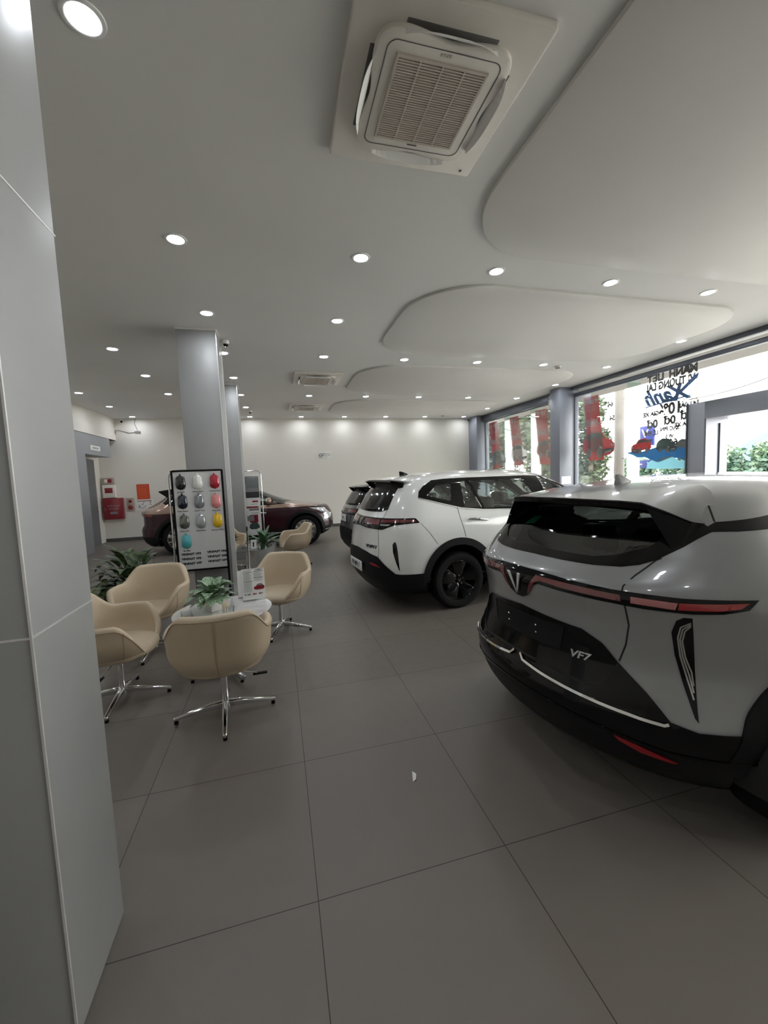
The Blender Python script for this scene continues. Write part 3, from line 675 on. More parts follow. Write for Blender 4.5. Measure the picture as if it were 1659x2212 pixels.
        handle(root,c,1.17*kx,1.105*kz,-s,'chrome' if not small else paint);handle(root,c,2.5*kx,1.08*kz,-s,'chrome' if not small else paint);mirror_part(root,c,3.18*kx,1.18*kz,paint,-s)
        c.patch('headlamp','clear',root,'F',[(s*a,z*kz) for a,z in ((.45,.86),(.82,.88),(.84,.76),(.5,.76))],off=.005)
    bu=[(0,.741),(14,.728),(27.8,.69),(33,.61),(39.5,.51),(42.7,.503),(54,.505),(54.3,.50)]
    bl=[(54,.40),(40,.345),(30,.36),(20,.38),(8,.41),(0,.42)]
    c.patch('rear_bumper','matte',root,'t',Z(sym(bu+bl)),off=.013,step=.03)
    c.patch('front_grille','black',root,'F',Z([(-.5,.35),(.5,.35),(.6,.60),(-.6,.60)]),off=.006)
    if not small:
        emblem(c,root,'t',0,1.09,.09,.10,off=.010)
        badge(c,root,'t',20.2,.80,'VF MPV 7',.052,'bprint',off=.004,shear=.2,o=.0015)
    for x,y in ((2.75,.38),(2.75,-.38)): add_seat(root,x*kx,y,.52*kz,.60*kz)
    for y in (.42,-.42) : add_seat(root,1.95*kx,y,.54*kz,.56*kz,.46)
    for y in (.35,-.35): add_seat(root,1.12*kx,y,.60*kz,.50*kz,.42)
    MB().box(3.2*kx,3.55*kx,-.68,.68,.8*kz,1.15*kz).build('dashboard','seat',root,bev=.05)
    return root,c
def plate(root,c,x,z,w,h,s1,size=.075,y=0,tilt=0):
    p,n=c.pt('B',y,z,.03);cx=p.x-.0
    pl=MB().box(cx-.012,cx,y*-1-w/2,y*-1+w/2,z-h/2,z+h/2).build('number_plate','white',root,bev=.006)
    text(s1,size,fr((cx-.0125,-y,z),(0,-1,0),(0,0,1)),'plate_lettering','bprint',pl,ext=.001,off=.002)
# ---------------------------------------------------------------- MAROON TWO-TONE
def build_maroon():
    root=place_car('suv',(-3.29,11.42),0,'two-tone maroon and tan crossover parked sideways along the back wall');c=Car(VF8)
    A=[(.98,.39,.48,.53),(3.93,.39,.47,.52)]
    band=[(.62,1.24),(.72,1.36),(.95,1.46),(1.4,1.535),(2.0,1.565),(2.5,1.535),(2.85,1.42),(3.5,1.13),(3.45,1.09),(2.4,1.08),(1.3,1.12),(.8,1.18)]
    holes=[[(1.0,1.30),(1.15,1.42),(1.45,1.50),(2.0,1.53),(2.02,1.11),(1.35,1.14)],[(2.12,1.53),(2.5,1.49),(3.25,1.14),(3.2,1.11),(2.13,1.10)]]
    ws=[(-.62,1.14),(.62,1.14),(.55,1.56),(-.55,1.56)]
    car_common(root,c,dict(paint='paint_maroon',paint2='paint_tan',ztone=1.0,zs=.46,arches=A,band=band,holes=holes,ws_hole=ws,wy=.93,rad=.39,rim='rims',style='multi'))
    c.patch('rear_window','black',root,'B',sym([(0,1.54),(.5,1.50),(.6,1.25),(.55,1.14),(0,1.12)]),off=.004)
    v=[(.50,-.56,1.535),(.50,.56,1.535),(1.0,.50,1.60),(1.0,-.50,1.60),(.52,-.56,1.50),(.52,.56,1.50),(.72,.62,1.36),(.72,-.62,1.36)]
    MB().add(v,[(0,1,2,3),(0,4,5,1),(4,7,6,5),(2,6,7,3),(0,3,7,4),(1,5,6,2)]).build('roof_spoiler','black',root,bev=.01)
    for s in (1,-1):
        md='R' if s>0 else 'L';b=MB()
        c.ribbon(b,md,[(1.45,1.13),(1.42,.95),(1.5,.8)],.006);c.ribbon(b,md,[(2.08,1.1),(2.1,.55)],.006);c.ribbon(b,md,[(3.45,1.09),(3.38,.9),(3.42,.6)],.006)
        split(b.build('door_seam','dark',root),'door_seam')
        c.patch('tail_lamp','lens',root,'t',[(s*a,z) for a,z in ((8,1.0),(40,.99),(50,.985),(49,.94),(40,.955),(8,.97))],off=.006)
        c.patch('headlamp','clear',root,md,[(4.05,.96),(4.45,.93),(4.60,.80),(4.5,.79),(4.3,.87)],off=.006)
        c.patch('headlamp','clear',root,'F',[(s*a,z) for a,z in ((.35,.78),(.75,.80),(.78,.64),(.55,.66))],off=.006)
        c.patch('side_marker','orange',root,md,[(4.25,.70),(4.28,.72),(4.37,.60),(4.33,.59)],off=.006)
        handle(root,c,1.75,.93,-s,'chrome');handle(root,c,2.7,.92,-s,'chrome');mirror_part(root,c,3.08,1.14,'paint_tan',-s)
    c.patch('front_lip','chrome',root,'t',[(179.9-a if False else a,z) for a,z in ((150,.40),(165,.38),(178,.37),(178,.345),(165,.35),(150,.37))],off=.012)
    c.patch('front_grille','black',root,'F',[(-.5,.40),(.5,.40),(.62,.60),(-.62,.60)],off=.006)
    for x,y in ((2.45,.4),(2.45,-.4),(1.5,.4),(1.5,-.4)): add_seat(root,x,y,.52,.58)
    MB().box(3.1,3.45,-.7,.7,.8,1.1).build('dashboard','seat',root,bev=.05)
build_grey()
W,cw=build_mpv((1.006,5.34),6,MPV,'paint_white','white people carrier with black cladding and black rims, behind the grey crossover')
plate(W,cw,0,.52,.50,.13,'VF MPV 7',.085)
sc=lambda t,kx,kw,kz:[(z*kz,xr*kx,xf*kx,w*kw,ar*kx,af*kx,nr,nf) for z,xr,xf,w,ar,af,nr,nf in t]
D,cd=build_mpv((1.30,8.35),6,sc(MPV,.90,.965,.915),'paint_dark','dark graphite small crossover mostly hidden behind the white people carrier',.90,.915,True)
plate(D,cd,0,.86,.34,.15,'VF 6',.085)
build_maroon()
# ================================================================ ROOM
def struct(name,b,m,**k):
    o=b.build(name,m,None,**k);o['kind']='structure';return o
BY=14.2; WX=7.5; LX=-4.7; RY=-4.5
struct('floor',MB().box(-7.5,WX+.3,RY-.2,BY+.3,-.12,0),'floor')
struct('ceiling',MB().box(-7.5,WX+.3,RY-.2,BY+.3,CH,CH+.12),'ceil')
struct('wall_back',MB().box(-7.5,WX+.1,BY,BY+.2,0,CH),'wall')
struct('wall_rear',MB().box(-7.5,WX+.3,RY-.2,RY,0,CH),'wall')
struct('baseboard_back',MB().box(-5.25,7.13,BY-.015,BY,0,.10),'base')
# left side: wall, fascia, header, niche
struct('wall_left',MB().box(LX-.2,LX,RY,11.7,0,CH).box(-7.5,-5.2,11.95,BY,0,CH),'wall')
struct('trim_1',MB().box(-5.2,LX,11.7,BY,3.10,CH).box(-5.0,LX+.02,10.0,BY,3.10,3.33),'wall')
struct('trim_2',MB().box(-5.1,LX+.004,11.0,13.72,2.56,3.10).box(-5.1,LX+.004,11.0,12.06,0,2.56),'head')
dr=struct('door_1',MB().box(-5.2,-5.15,12.98,13.72,0,2.5),'doorgrey')
tag(MB().box(-5.152,-5.14,13.62,13.66,.95,1.12).build('door_handle','alu',dr,bev=.004))
sg=empty('wall_sign',(LX+.004,12.68,2.745),0,'small white lettered sign plate on the grey header above the far left doorway','sign')
MB().box(0,.012,-.30,.30,-.065,.065).build('sign_plate','white',sg,bev=.004)
text('RESTROOM',.07,fr((.0125,0,0),(0,1,0),(0,0,1)),'sign_lettering','bprint',sg)
# dropped ceiling panels
def rrect(x0,x1,y0,y1,r,n=10,skew=0):
    o=[]
    for cx,cy,a0 in ((x1-r,y1-r,0),(x0+r,y1-r,90),(x0+r,y0+r,180),(x1-r,y0+r,270)):
        for i in range(n+1):
            a=R(a0+90*i/n);o.append((cx+r*math.cos(a),cy+r*math.sin(a)))
    return o
for i,(y0,y1) in enumerate(((.55,3.63),(4.23,6.76),(7.45,10.05),(10.75,13.3))):
    struct('trim_%d'%(i+3),MB().prism(rrect(1.66,6.62,y0,y1,.85,16),CH-.028,CH+.01),'ceil2',bev=.004)
# near pillar and columns
def column(name,x0,x1,y0,y1,seams,trimx):
    o=MB().box(x0,x1,y0,y1,0,CH).build(name,'pillar',None,bev=.004)
    b=MB()
    for z in seams: b.box(x0-.002,x1+.002,y0-.002,y1+.002,z-.003,z+.003)
    if seams: b.build('panel_joint','trim',o)
    MB().box(x1-.003,x1+.003,y0-.003,y0+.003,0,CH).build('corner_trim','trim',o)
    return o
o=column('column',-1.18,-.68,1.30,1.68,(1.255,2.52),0);tag(o,'grey clad square pillar filling the left edge, closest to the camera','pillar')
o=column('column',-1.18,-.68,6.04,6.54,(),0);tag(o,'grey clad square column standing behind the color sample board','pillar')
MB().box(-.682,-.672,6.50,6.56,0,CH).build('corner_trim','trim',o)
MB().box(-1.19,-.672,6.03,6.55,CH-.03,CH-.001).build('top_collar','trim',o)
o=column('column',-1.18,-.70,9.22,9.70,(),0);tag(o,'grey clad square column farther back, beside the poster stand','pillar')
MB().box(-1.19,-.692,9.21,9.71,CH-.03,CH-.001).build('top_collar','trim',o)
# window wall
struct('trim_7',MB().box(7.36,WX+.06,9.3,BY,3.52,CH).box(7.36,WX+.06,RY,8.95,3.67,CH).box(WX-.04,WX+.05,RY,8.95,3.52,3.60),'frame',bev=.004)
struct('trim_8',MB().box(7.03,7.60,8.95,9.32,0,CH),'pier',bev=.004)
struct('trim_9',MB().box(7.13,7.60,13.55,BY,0,CH),'pier',bev=.004)
def window(n,y0,y1,z1,mul,e=True):
    f=struct('window_%d'%n,MB().box(WX-.03,WX+.03,y0,y1,z1-.02,z1).box(WX-.03,WX+.03,y0,y1,0,.06).box(WX-.03,WX+.03,y1-.025,y1,0,z1).box(WX-.03,WX+.03,y0,y0+.02,0,z1 if e else 2.79),'frame')
    MB().box(WX-.006,WX+.006,y0,y1,.03,z1).build('pane','glass',f)
    for a in mul: MB().box(WX+.006,WX+.35,a-.008,a+.008,.03,z1).build('glass_fin','glassfin',f)
    return f
w1=window(1,9.33,13.54,3.52,(12.3,10.85))
w2=window(2,5.98,8.94,3.52,(7.35,),False)
w3=window(3,-2.2,3.2,3.52,(1.6,0))
struct('wall_right',MB().box(WX-.03,WX+.06,RY,-2.2,0,3.52),'wall')  # solid stretch out of view, put in to cut daylight from behind
MB().box(WX-.006,WX+.006,3.2,5.98,2.8,3.52).build('pane','glass',w2)
MB().box(WX-.006,WX+.006,RY,8.94,3.60,3.67).build('transom_pane','glass',w2)
# entrance portal box with doors
pt=MB()
y0,y1=3.22,5.98
pt.box(7.50,8.06,5.68,5.98,0,2.79).box(7.50,8.06,y0,y0+.3,0,2.79).box(7.50,8.06,y0+.3,5.68,2.48,2.79)
struct('door_2',pt,'portal',bev=.003)
struct('trim_10',MB().box(7.52,8.04,5.66,5.68,0,2.48).box(7.52,8.04,3.52,3.54,0,2.48),'pier')
struct('trim_11',MB().box(7.825,7.84,5.635,5.66,0,2.4),'frame')
# exterior
struct('ground',MB().box(WX+.3,260,-140,260,-.25,-.12),'road')
struct('kerb',MB().box(16,16.3,-60,90,-.13,.03),'conc')
sof=tag(MB().box(WX+.1,9.0,-6,16,3.72,3.95).build('entrance_canopy','conc'),'pale roof soffit projecting outside above the shop windows','canopy')
def foliage(b,c,r,n,ls,rnd,sq=.8):
    for _ in range(n):
        d=Vector((rnd.gauss(0,1),rnd.gauss(0,1),rnd.gauss(0,1))).normalized();rr=r*(rnd.random()**.4)
        p=Vector(c)+Vector((d.x*rr,d.y*rr,d.z*rr*sq));a=Vector((rnd.gauss(0,1),rnd.gauss(0,1),rnd.gauss(0,.6))).normalized();e=a.cross(Vector((rnd.gauss(0,1),rnd.gauss(0,1),rnd.gauss(0,1)))).normalized()
        s=ls*rnd.uniform(.6,1.3);b.add([p-a*s,p+e*s*.45,p+a*s,p-e*s*.45],[(0,1,2,3)])
def tree(name,x,y,h,r,n,ls,label,m,seed,group=None,blobs=6,trunk=.14,low=.35,off=0.0):
    rnd=random.Random(seed);t=empty(name,(x,y,-.12),0,label,'tree',group)
    b=MB()
    for i in range(blobs):
        zz=h*(low+(1-low)*.8*i/max(1,blobs-1)) if blobs>1 else h*.6
        foliage(b,(rnd.uniform(-.4,.4)*r,rnd.uniform(-.4,.4)*r,zz),r*rnd.uniform(.6,.8),n//blobs,ls,rnd)
    b.build('crown',m,t)
    MB().tube([(0,0,0),(.05*r,.03,h*.4),(-.04*r,.05,h*.75)],[trunk,trunk*.75,trunk*.35],8).tube([(0,0,h*.35),(r*.35,.2,h*.6)],[trunk*.5,trunk*.2],6).tube([(0,0,h*.4),(-r*.2,-.5,h*.65)],[trunk*.5,trunk*.2],6).build('trunk','bark',t,smooth=True)
    return t
tree('street_tree',13.6,23.2,6.2,2.2,5200,.17,'leafy street tree seen through the far window behind the left two red banners','tree',1,blobs=7,low=.2)
tree('street_tree',14.0,19.4,6.4,2.0,5200,.17,'leafy street tree seen through the far window behind the right red banner','tree',2,blobs=7,low=.2)
tree('street_tree',14.6,16.4,5.6,1.15,2600,.15,'narrow leafy tree beside the pier at the left edge of the large window','tree',3,blobs=6,low=.2)
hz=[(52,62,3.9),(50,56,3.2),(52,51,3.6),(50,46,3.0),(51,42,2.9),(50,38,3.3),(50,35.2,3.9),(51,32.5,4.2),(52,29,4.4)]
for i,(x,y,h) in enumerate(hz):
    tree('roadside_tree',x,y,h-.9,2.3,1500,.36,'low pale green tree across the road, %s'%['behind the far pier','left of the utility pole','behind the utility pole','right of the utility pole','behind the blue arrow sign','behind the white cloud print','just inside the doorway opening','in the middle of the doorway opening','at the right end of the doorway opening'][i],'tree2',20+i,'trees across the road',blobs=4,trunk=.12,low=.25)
# hill
v=[];f=[];rnd=random.Random(5)
for j in range(9):
    for i in range(24):
        a=2*PI*i/24;rr=[16,15.4,14.6,13.4,12,10.2,8,4.5,0][j]*(1+rnd.uniform(-.07,.07));v.append((200+rr*math.cos(a)*1.1,119+rr*math.sin(a)*1.15,[-1,3,6.5,9.5,12,14,15.2,16,16.4][j]+rnd.uniform(-.25,.25)))
for j in range(8):
    for i in range(24): f.append((j*24+i,j*24+(i+1)%24,(j+1)*24+(i+1)%24,(j+1)*24+i))
tag(MB().add(v,f).build('distant_hill','hill',None,smooth=True),'pale blue rounded limestone hill on the horizon beyond the doorway','hill')
# utility pole, cables
up=empty('utility_pole',(11,11.08,-.12),0,'grey concrete utility pole outside behind the large window','pole')
MB().tube([(0,0,0),(0,0,7)],[.17,.12],14).build('pole_shaft','conc',up,smooth=True)
MB().tube([(0,-.1,1.3),(0,-.55,1.6)],.04,8).build('stay_bracket','conc',up)
def cable(p,q,sag,n=18): return [Vector(p).lerp(Vector(q),i/n)-Vector((0,0,sag*4*(i/n)*(1-i/n))) for i in range(n+1)]
cb=[((11,11,4.35),(12,-12,6.6),.25,.018,'thick upper of the black overhead cables outside'),((11,11,4.28),(12,-12,6.3),.3,.012,'second black overhead cable just under the thick one'),((11,11,4.2),(12,-12,5.5),.2,.006,'thin straight overhead wire outside below the cables'),((11,10.9,3.9),(11.3,4.6,4.6),.75,.012,'sagging black cable hanging in a deep curve outside'),((11,11,4.5),(12,-12,7.4),.1,.005,'thin uppermost overhead wire outside'),((11,11.0,2.0),(10.8,10.25,2.55),.25,.01,'short looping cable between the utility pole and the blue sign')]
for p,q,s_,r_,l in cb: tag(MB().tube(cable(p,q,s_),r_,6).build('overhead_cable','wire',None,smooth=True),l,'cable','overhead cables')
tag(MB().tube([(30,23.3,-.12),(30,23.3,9)],.07,8).build('lamp_mast','conc'),'thin distant pole rising above the doorway frame outside','pole')
# blue sign
bs=empty('street_sign',(11,10.45,-.12),0,'blue brand sign with an arrow panel below on a grey post outside','sign')
MB().box(-.06,.06,-.02,.14,0,3.05).build('post','conc',bs)
MB().box(-.03,.03,-.66,-.08,2.42,3.02).build('upper_panel','blue',bs,bev=.005)
MB().box(-.03,.03,-.66,-.06,1.75,1.98).build('arrow_panel','blue',bs,bev=.005)
T=lambda y,z:fr((-.034,y,z),(0,1,0),(0,0,1))
MB().prism([(-.13,.13),(-.08,.13),(0,-.03),(.08,.13),(.13,.13),(.02,-.12),(-.02,-.12)],0,.004,lambda a,b,h:Vector((-.034-h,-.37+a,2.80+b))).build('sign_emblem','wprint',bs)
text('VINFAST',.10,T(-.37,2.53),'sign_lettering','wprint',bs,off=.002)
MB().prism([(-.13,0),(-.04,.07),(-.04,.02),(.10,.02),(.10,-.02),(-.04,-.02),(-.04,-.07)],0,.004,lambda a,b,h:Vector((-.034-h,-.20-a*.9,1.865+b))).build('arrow','wprint',bs)
MB().prism([(-.08,.06),(-.05,.07),(0,.01),(.06,.07),(.08,.05),(.03,-.01),(.07,-.06),(.04,-.07),(0,-.03),(-.05,-.07),(-.08,-.05),(-.03,0)],0,.004,lambda a,b,h:Vector((-.034-h,-.52-a,1.865+b))).build('tool_symbol','wprint',bs)
# ---- prints on the window (mirrored from inside)
DX=WX+.0085
def G(y,z,shx=0): return fr((DX,y,z),(0,1,0),(0,0,1))
def shape(name,pts,m,parent,dx=.0,t=.0008):
    return MB().prism(pts,0,t,lambda a,b,h:Vector((DX+.006-dx-parent.location.x-h if parent else DX+.006-dx-h,a-(parent.location.y if parent else 0),b-(parent.location.z if parent else 0)))).build(name,m,parent)
def ltext(s,size,y,z,name,m,root,off=.0,shear=0,sx=1.,dx=.001,rot=0):
    T=Matrix.Translation((DX+.006-dx-root.location.x,y-root.location.y,z-root.location.z))@fr((0,0,0),(0,1,0),(0,0,1))@Matrix.Rotation(rot,4,'Z')
    return text(s,size,T,name,m,root,ext=.0004,off=off,shear=shear,sx=sx)
def smallcar(root,y,z,w,m,dxx=.002,flip=1,h=.42):
    # simple front three-quarter car print, y= centre, w = width, flip=1: nose towards smaller y
    F=lambda L:[(y+a*w*flip,z+b*w*(h/.42)) for a,b in L]
    shape('car_print',F([(-.48,.06),(-.50,.22),(-.40,.32),(-.26,.36),(-.12,.52),(.18,.56),(.38,.46),(.47,.34),(.50,.14),(.40,.06),(.34,.0),(.24,.02),(.20,.08),(-.10,.04),(-.16,-.03),(-.36,-.02)]),m,root,dxx)
    shape('car_glass_print',F([(-.20,.37),(-.10,.49),(.16,.53),(.20,.40)]),'tealp',root,dxx+.001)
    shape('car_glass_print',F([(.23,.40),(.20,.52),(.34,.45),(.42,.36)]),'tealp',root,dxx+.001)
    shape('car_grille_print',F([(-.46,.14),(-.44,.05),(-.18,.02),(-.14,.12)]),'tealp',root,dxx+.001)
    shape('plate_print',F([(-.40,.10),(-.22,.07),(-.22,.02),(-.40,.05)]),'wprint',root,dxx+.002)
    shape('headlamp_print',F([(-.49,.21),(-.40,.24),(-.38,.19),(-.48,.17)]),'wprint',root,dxx+.001);shape('headlamp_print',F([(-.16,.16),(-.06,.22),(-.05,.17),(-.14,.12)]),'wprint',root,dxx+.001)
    shape('car_wheel_print',F([(.20,.02),(.24,-.05),(.32,-.03),(.36,.06),(.33,.16),(.26,.17),(.21,.11)]),'gprint',root,dxx+.001)
    shape('car_wheel_print',F([(-.14,.02),(-.10,-.07),(0,-.08),(.04,.02),(.03,.13),(-.06,.16),(-.12,.10)]),'gprint',root,dxx+.001)
def banner(q,head,cm,label,ph,cw,extra=None):
    # q: (tl,tr,br,bl) in (y,z)
    cy=sum(a for a,_ in q)/4;cz=sum(b for _,b in q)/4
    r=empty('window_banner',(DX,cy,cz),0,label,'banner','red window banners')
    shape('banner_film',q,'red',r)
    tl,tr,br,bl=q;wid=abs(tl[0]-tr[0]);lean=math.atan2(tl[0]-bl[0],tl[1]-bl[1])
    def at(f,u=.5): return (tl[0]*(1-u)+tr[0]*u)*(1-f)+(bl[0]*(1-u)+br[0]*u)*f,(tl[1])*(1-f)+bl[1]*f
    y,z=at(.09);ltext(head,wid*.36 if len(head)<6 else wid*.25,y,z,'banner_title','wprint',r,off=.010)
    for f in (.17,.20,.23):
        y,z=at(f);shape('fine_print',[(y-wid*.36,z-.008),(y+wid*.36,z-.008),(y+wid*.36,z+.008),(y-wid*.36,z+.008)],'pink',r,.001)
    y,z=at(.41);ltext('Xanh',wid*.40,y,z,'banner_script','wprint',r,off=.010,shear=.4)
    shape('underline',[(y-wid*.4,z-wid*.20),(y+wid*.4,z-wid*.17),(y+wid*.4,z-wid*.14),(y-wid*.4,z-wid*.165)],'wprint',r,.001)
    y,z=at(ph);smallcar(r,y-wid*.12,z,cw,cm,.003,1)
    return r
banner([(13.364,3.44),(12.80,3.45),(12.47,1.83),(13.1,1.82)],'VF 9','silverp','leftmost red window banner, with a pale green car print',.93,.95)
banner([(12.03,3.44),(11.50,3.43),(11.25,1.89),(11.80,1.86)],'VF 8','wprint','red window banner with a white car print, second from left',.90,.95)
banner([(10.66,3.44),(10.10,3.42),(9.97,1.83),(10.45,1.86)],'VF 7','red','red window banner cut by the dark pier, red car print, third from left',.86,.85)
banner([(8.69,3.43),(8.20,3.42),(8.0,1.87),(8.49,1.87)],'VF MPV 7','red','red window banner in the large window with a big red car print',.92,1.02)
# promo lettering
pr_=empty('window_lettering',(DX,6.4,2.6),0,'mirrored black and blue promotional lettering on the large window above the printed cars','lettering')
sl=R(0)
ltext('MÃNH  LIỆT',.20,6.35,3.43,'slogan','bprint',pr_,off=.012,rot=R(0),sx=.95)
ltext('VÌ TƯƠNG LAI',.20,6.38,3.26,'slogan','bprint',pr_,off=.012,sx=.78)
ltext('Xanh',.42,6.42,3.05,'script_word','blueprint',pr_,off=.016,shear=.55,sx=1.0)
shape('script_stroke',[(5.84,3.24),(5.80,3.33),(5.90,3.30),(6.32,2.97),(6.28,2.93)],'blueprint',pr_,.002)
shape('script_underline',[(5.9,2.95),(6.85,2.88),(6.93,2.86),(6.9,2.90),(6.0,2.97)],'blueprint',pr_,.002)
ltext('GIÁ XE*',.115,6.80,2.73,'offer_text','bprint',pr_,off=.008)
ltext('10%',.30,6.35,2.77,'offer_text','bprint',pr_,off=.014,sx=.95)
ltext('ƯU ĐÃI',.12,5.98,2.79,'offer_text','bprint',pr_,off=.008,sx=.9)
for a,b,z in ((6.62,6.98,2.80),(6.62,6.98,2.66),(5.84,6.14,2.87),(5.84,6.14,2.71)): shape('rule_line',[(a,z-.004),(b,z-.004),(b,z+.006),(a,z+.006)],'gprint',pr_,.001)
ltext('0đ',.22,6.74,2.52,'offer_text','bprint',pr_,off=.012);ltext('LỆ PHÍ',.11,6.76,2.34,'offer_text','bprint',pr_,off=.007)
ltext('0đ',.22,6.36,2.55,'offer_text','bprint',pr_,off=.012);ltext('SẠC PIN',.11,6.36,2.39,'offer_text','bprint',pr_,off=.007)
ltext('0đ',.22,6.02,2.60,'offer_text','bprint',pr_,off=.012);ltext('MUA XE',.11,6.06,2.44,'offer_text','bprint',pr_,off=.007)
ltext('VF 5',.09,6.36,2.24,'offer_text','bprint',pr_,off=.007);ltext('VF 3',.08,6.82,2.19,'offer_text','bprint',pr_,off=.007)
ltext('64',.17,6.27,2.12,'offer_text','bprint',pr_,off=.012);ltext('TRIỆU',.07,6.47,2.15,'offer_text','bprint',pr_,off=.004);ltext('ĐỒNG',.07,6.47,2.07,'offer_text','bprint',pr_,off=.004)
p2=empty('window_lettering',(DX,7.75,2.95),0,'small mirrored price lettering on the large window between the red banner and the utility pole','lettering')
ltext('64',.15,7.83,3.12,'price_text','bprint',p2,off=.009);ltext('54',.15,7.78,2.80,'price_text','bprint',p2,off=.009)
ltext('TRIỆU ĐỒNG',.05,8.03,3.10,'price_text','bprint',p2);ltext('TRIỆU ĐỒNG',.05,7.98,2.79,'price_text','bprint',p2)
lp=empty('window_print',(DX,6.5,1.9),0,'printed row of three cars on a blue brush stroke, low on the large window','window print')
shape('blue_brush_stroke',[(7.38,1.98),(7.1,2.02),(7.0,1.98),(6.6,2.06),(6.2,2.08),(5.97,2.12),(5.97,1.72),(6.1,1.78),(6.3,1.83),(6.6,1.74),(6.9,1.86),(7.1,1.87),(7.2,1.93)],'cyan',lp)
shape('cloud_print',[(6.86,1.62),(6.84,1.74),(6.72,1.80),(6.62,1.76),(6.5,1.84),(6.36,1.86),(6.24,1.82),(6.12,1.74),(6.05,1.80),(5.97,1.78),(5.97,1.60)],'cyan2',lp,.001)
smallcar(lp,7.0,1.98,.50,'red',.003,-1);smallcar(lp,6.42,1.96,.46,'tealp',.003,1);smallcar(lp,6.05,2.0,.30,'gprint',.003,1)
# small paper notice on near face of the pier
tag(MB().box(7.08,7.36,8.944,8.95,1.30,1.50).build('paper_notice','paper'),'small pale paper notice taped low on the window pier','notice')
# emergency light
em=empty('emergency_light',(7.02,9.62,3.50),0,'twin-headed emergency light fixed high on the dark frame beside the window pier','emergency light')
el=empty
MB().box(.28,.34,-.20,.13,-.10,.08).build('battery_box','ac',em,bev=.01)
for yy in (-.12,.05): 
    o=MB().lathe([(0,0),(.055,0),(.062,-.02),(.05,-.06),(.0,-.07)],18,Matrix.Translation((.27,yy,.15))@Matrix.Rotation(R(-70),4,'Y')).build('lamp_head','ac',em,smooth=True)
    MB().lathe([(0,.003),(.048,.003),(.05,0)],18,Matrix.Translation((.27,yy,.15))@Matrix.Rotation(R(-70),4,'Y')).build('lamp_lens','lamp_off',o)
# ---------------- ceiling lights
def make_light():
    t=empty('downlight',(0,0,CH),0,'x','ceiling light','round recessed downlights')
    MB().lathe([(.066,-.001),(.066,-.006),(.074,-.009),(.088,-.006),(.090,0.0)],36).build('trim_ring','ring',t,smooth=True)
    MB().lathe([(0,-.004),(.067,-.004)],36).build('diffuser','led',t)
    return t
XS={-4.05:'far left column of lights',-2.28:'second column of lights from the left',-.71:'column of lights along the pillars',.90:'column of lights in line with the ceiling cassettes',2.34:'first column between the dropped panels',3.78:'second column between the dropped panels',5.22:'third column between the dropped panels',6.73:'column of lights beside the window wall'}
YS=[2.24,3.95,5.52,7.12,8.72,10.38,12.05,13.76]
YN=['nearest the camera','in the second row','in the third row','in the fourth row','in the fifth row','in the sixth row','in the row before last','close to the back wall']
LG={-4.05:[5,6,7],-2.28:[3,4,5,6],-.71:[0,1,2,3,4,5,6,7],.90:[1,2,3,5,7],2.34:[1,3,5,7],3.78:[1,3,5,7],5.22:[1,3,5,7],6.73:[2,3,4,5,6,7]}
L0=None
for x in LG:
    for k in LG[x]:
        l='round downlight %s, %s'%(YN[k],XS[x])
        if L0 is None: L0=make_light();L0.location=(x,YS[k],CH);L0['label']=l
        else: dup(L0,(x,YS[k],CH),0,l)
for i,(x,y,l) in enumerate(((.90,.65,'unseen downlight added above the camera position to light the foreground'),(.90,-.95,'unseen downlight added for fill behind the camera, right of the pillar line'),(-.71,-.95,'unseen downlight added for fill behind the camera on the pillar line'),(-2.28,.65,'unseen downlight added for fill left of the nearest pillar, beside the camera'),(-2.28,2.24,'unseen downlight added for fill, hidden behind the nearest pillar'),(-2.28,3.95,'unseen downlight added for fill, hidden behind the nearest pillar, second row'),(-2.28,-.95,'unseen downlight added for fill far left behind the camera'))): dup(L0,(x,y,CH),0,l)  # extra lamps out of view, added to brighten the foreground
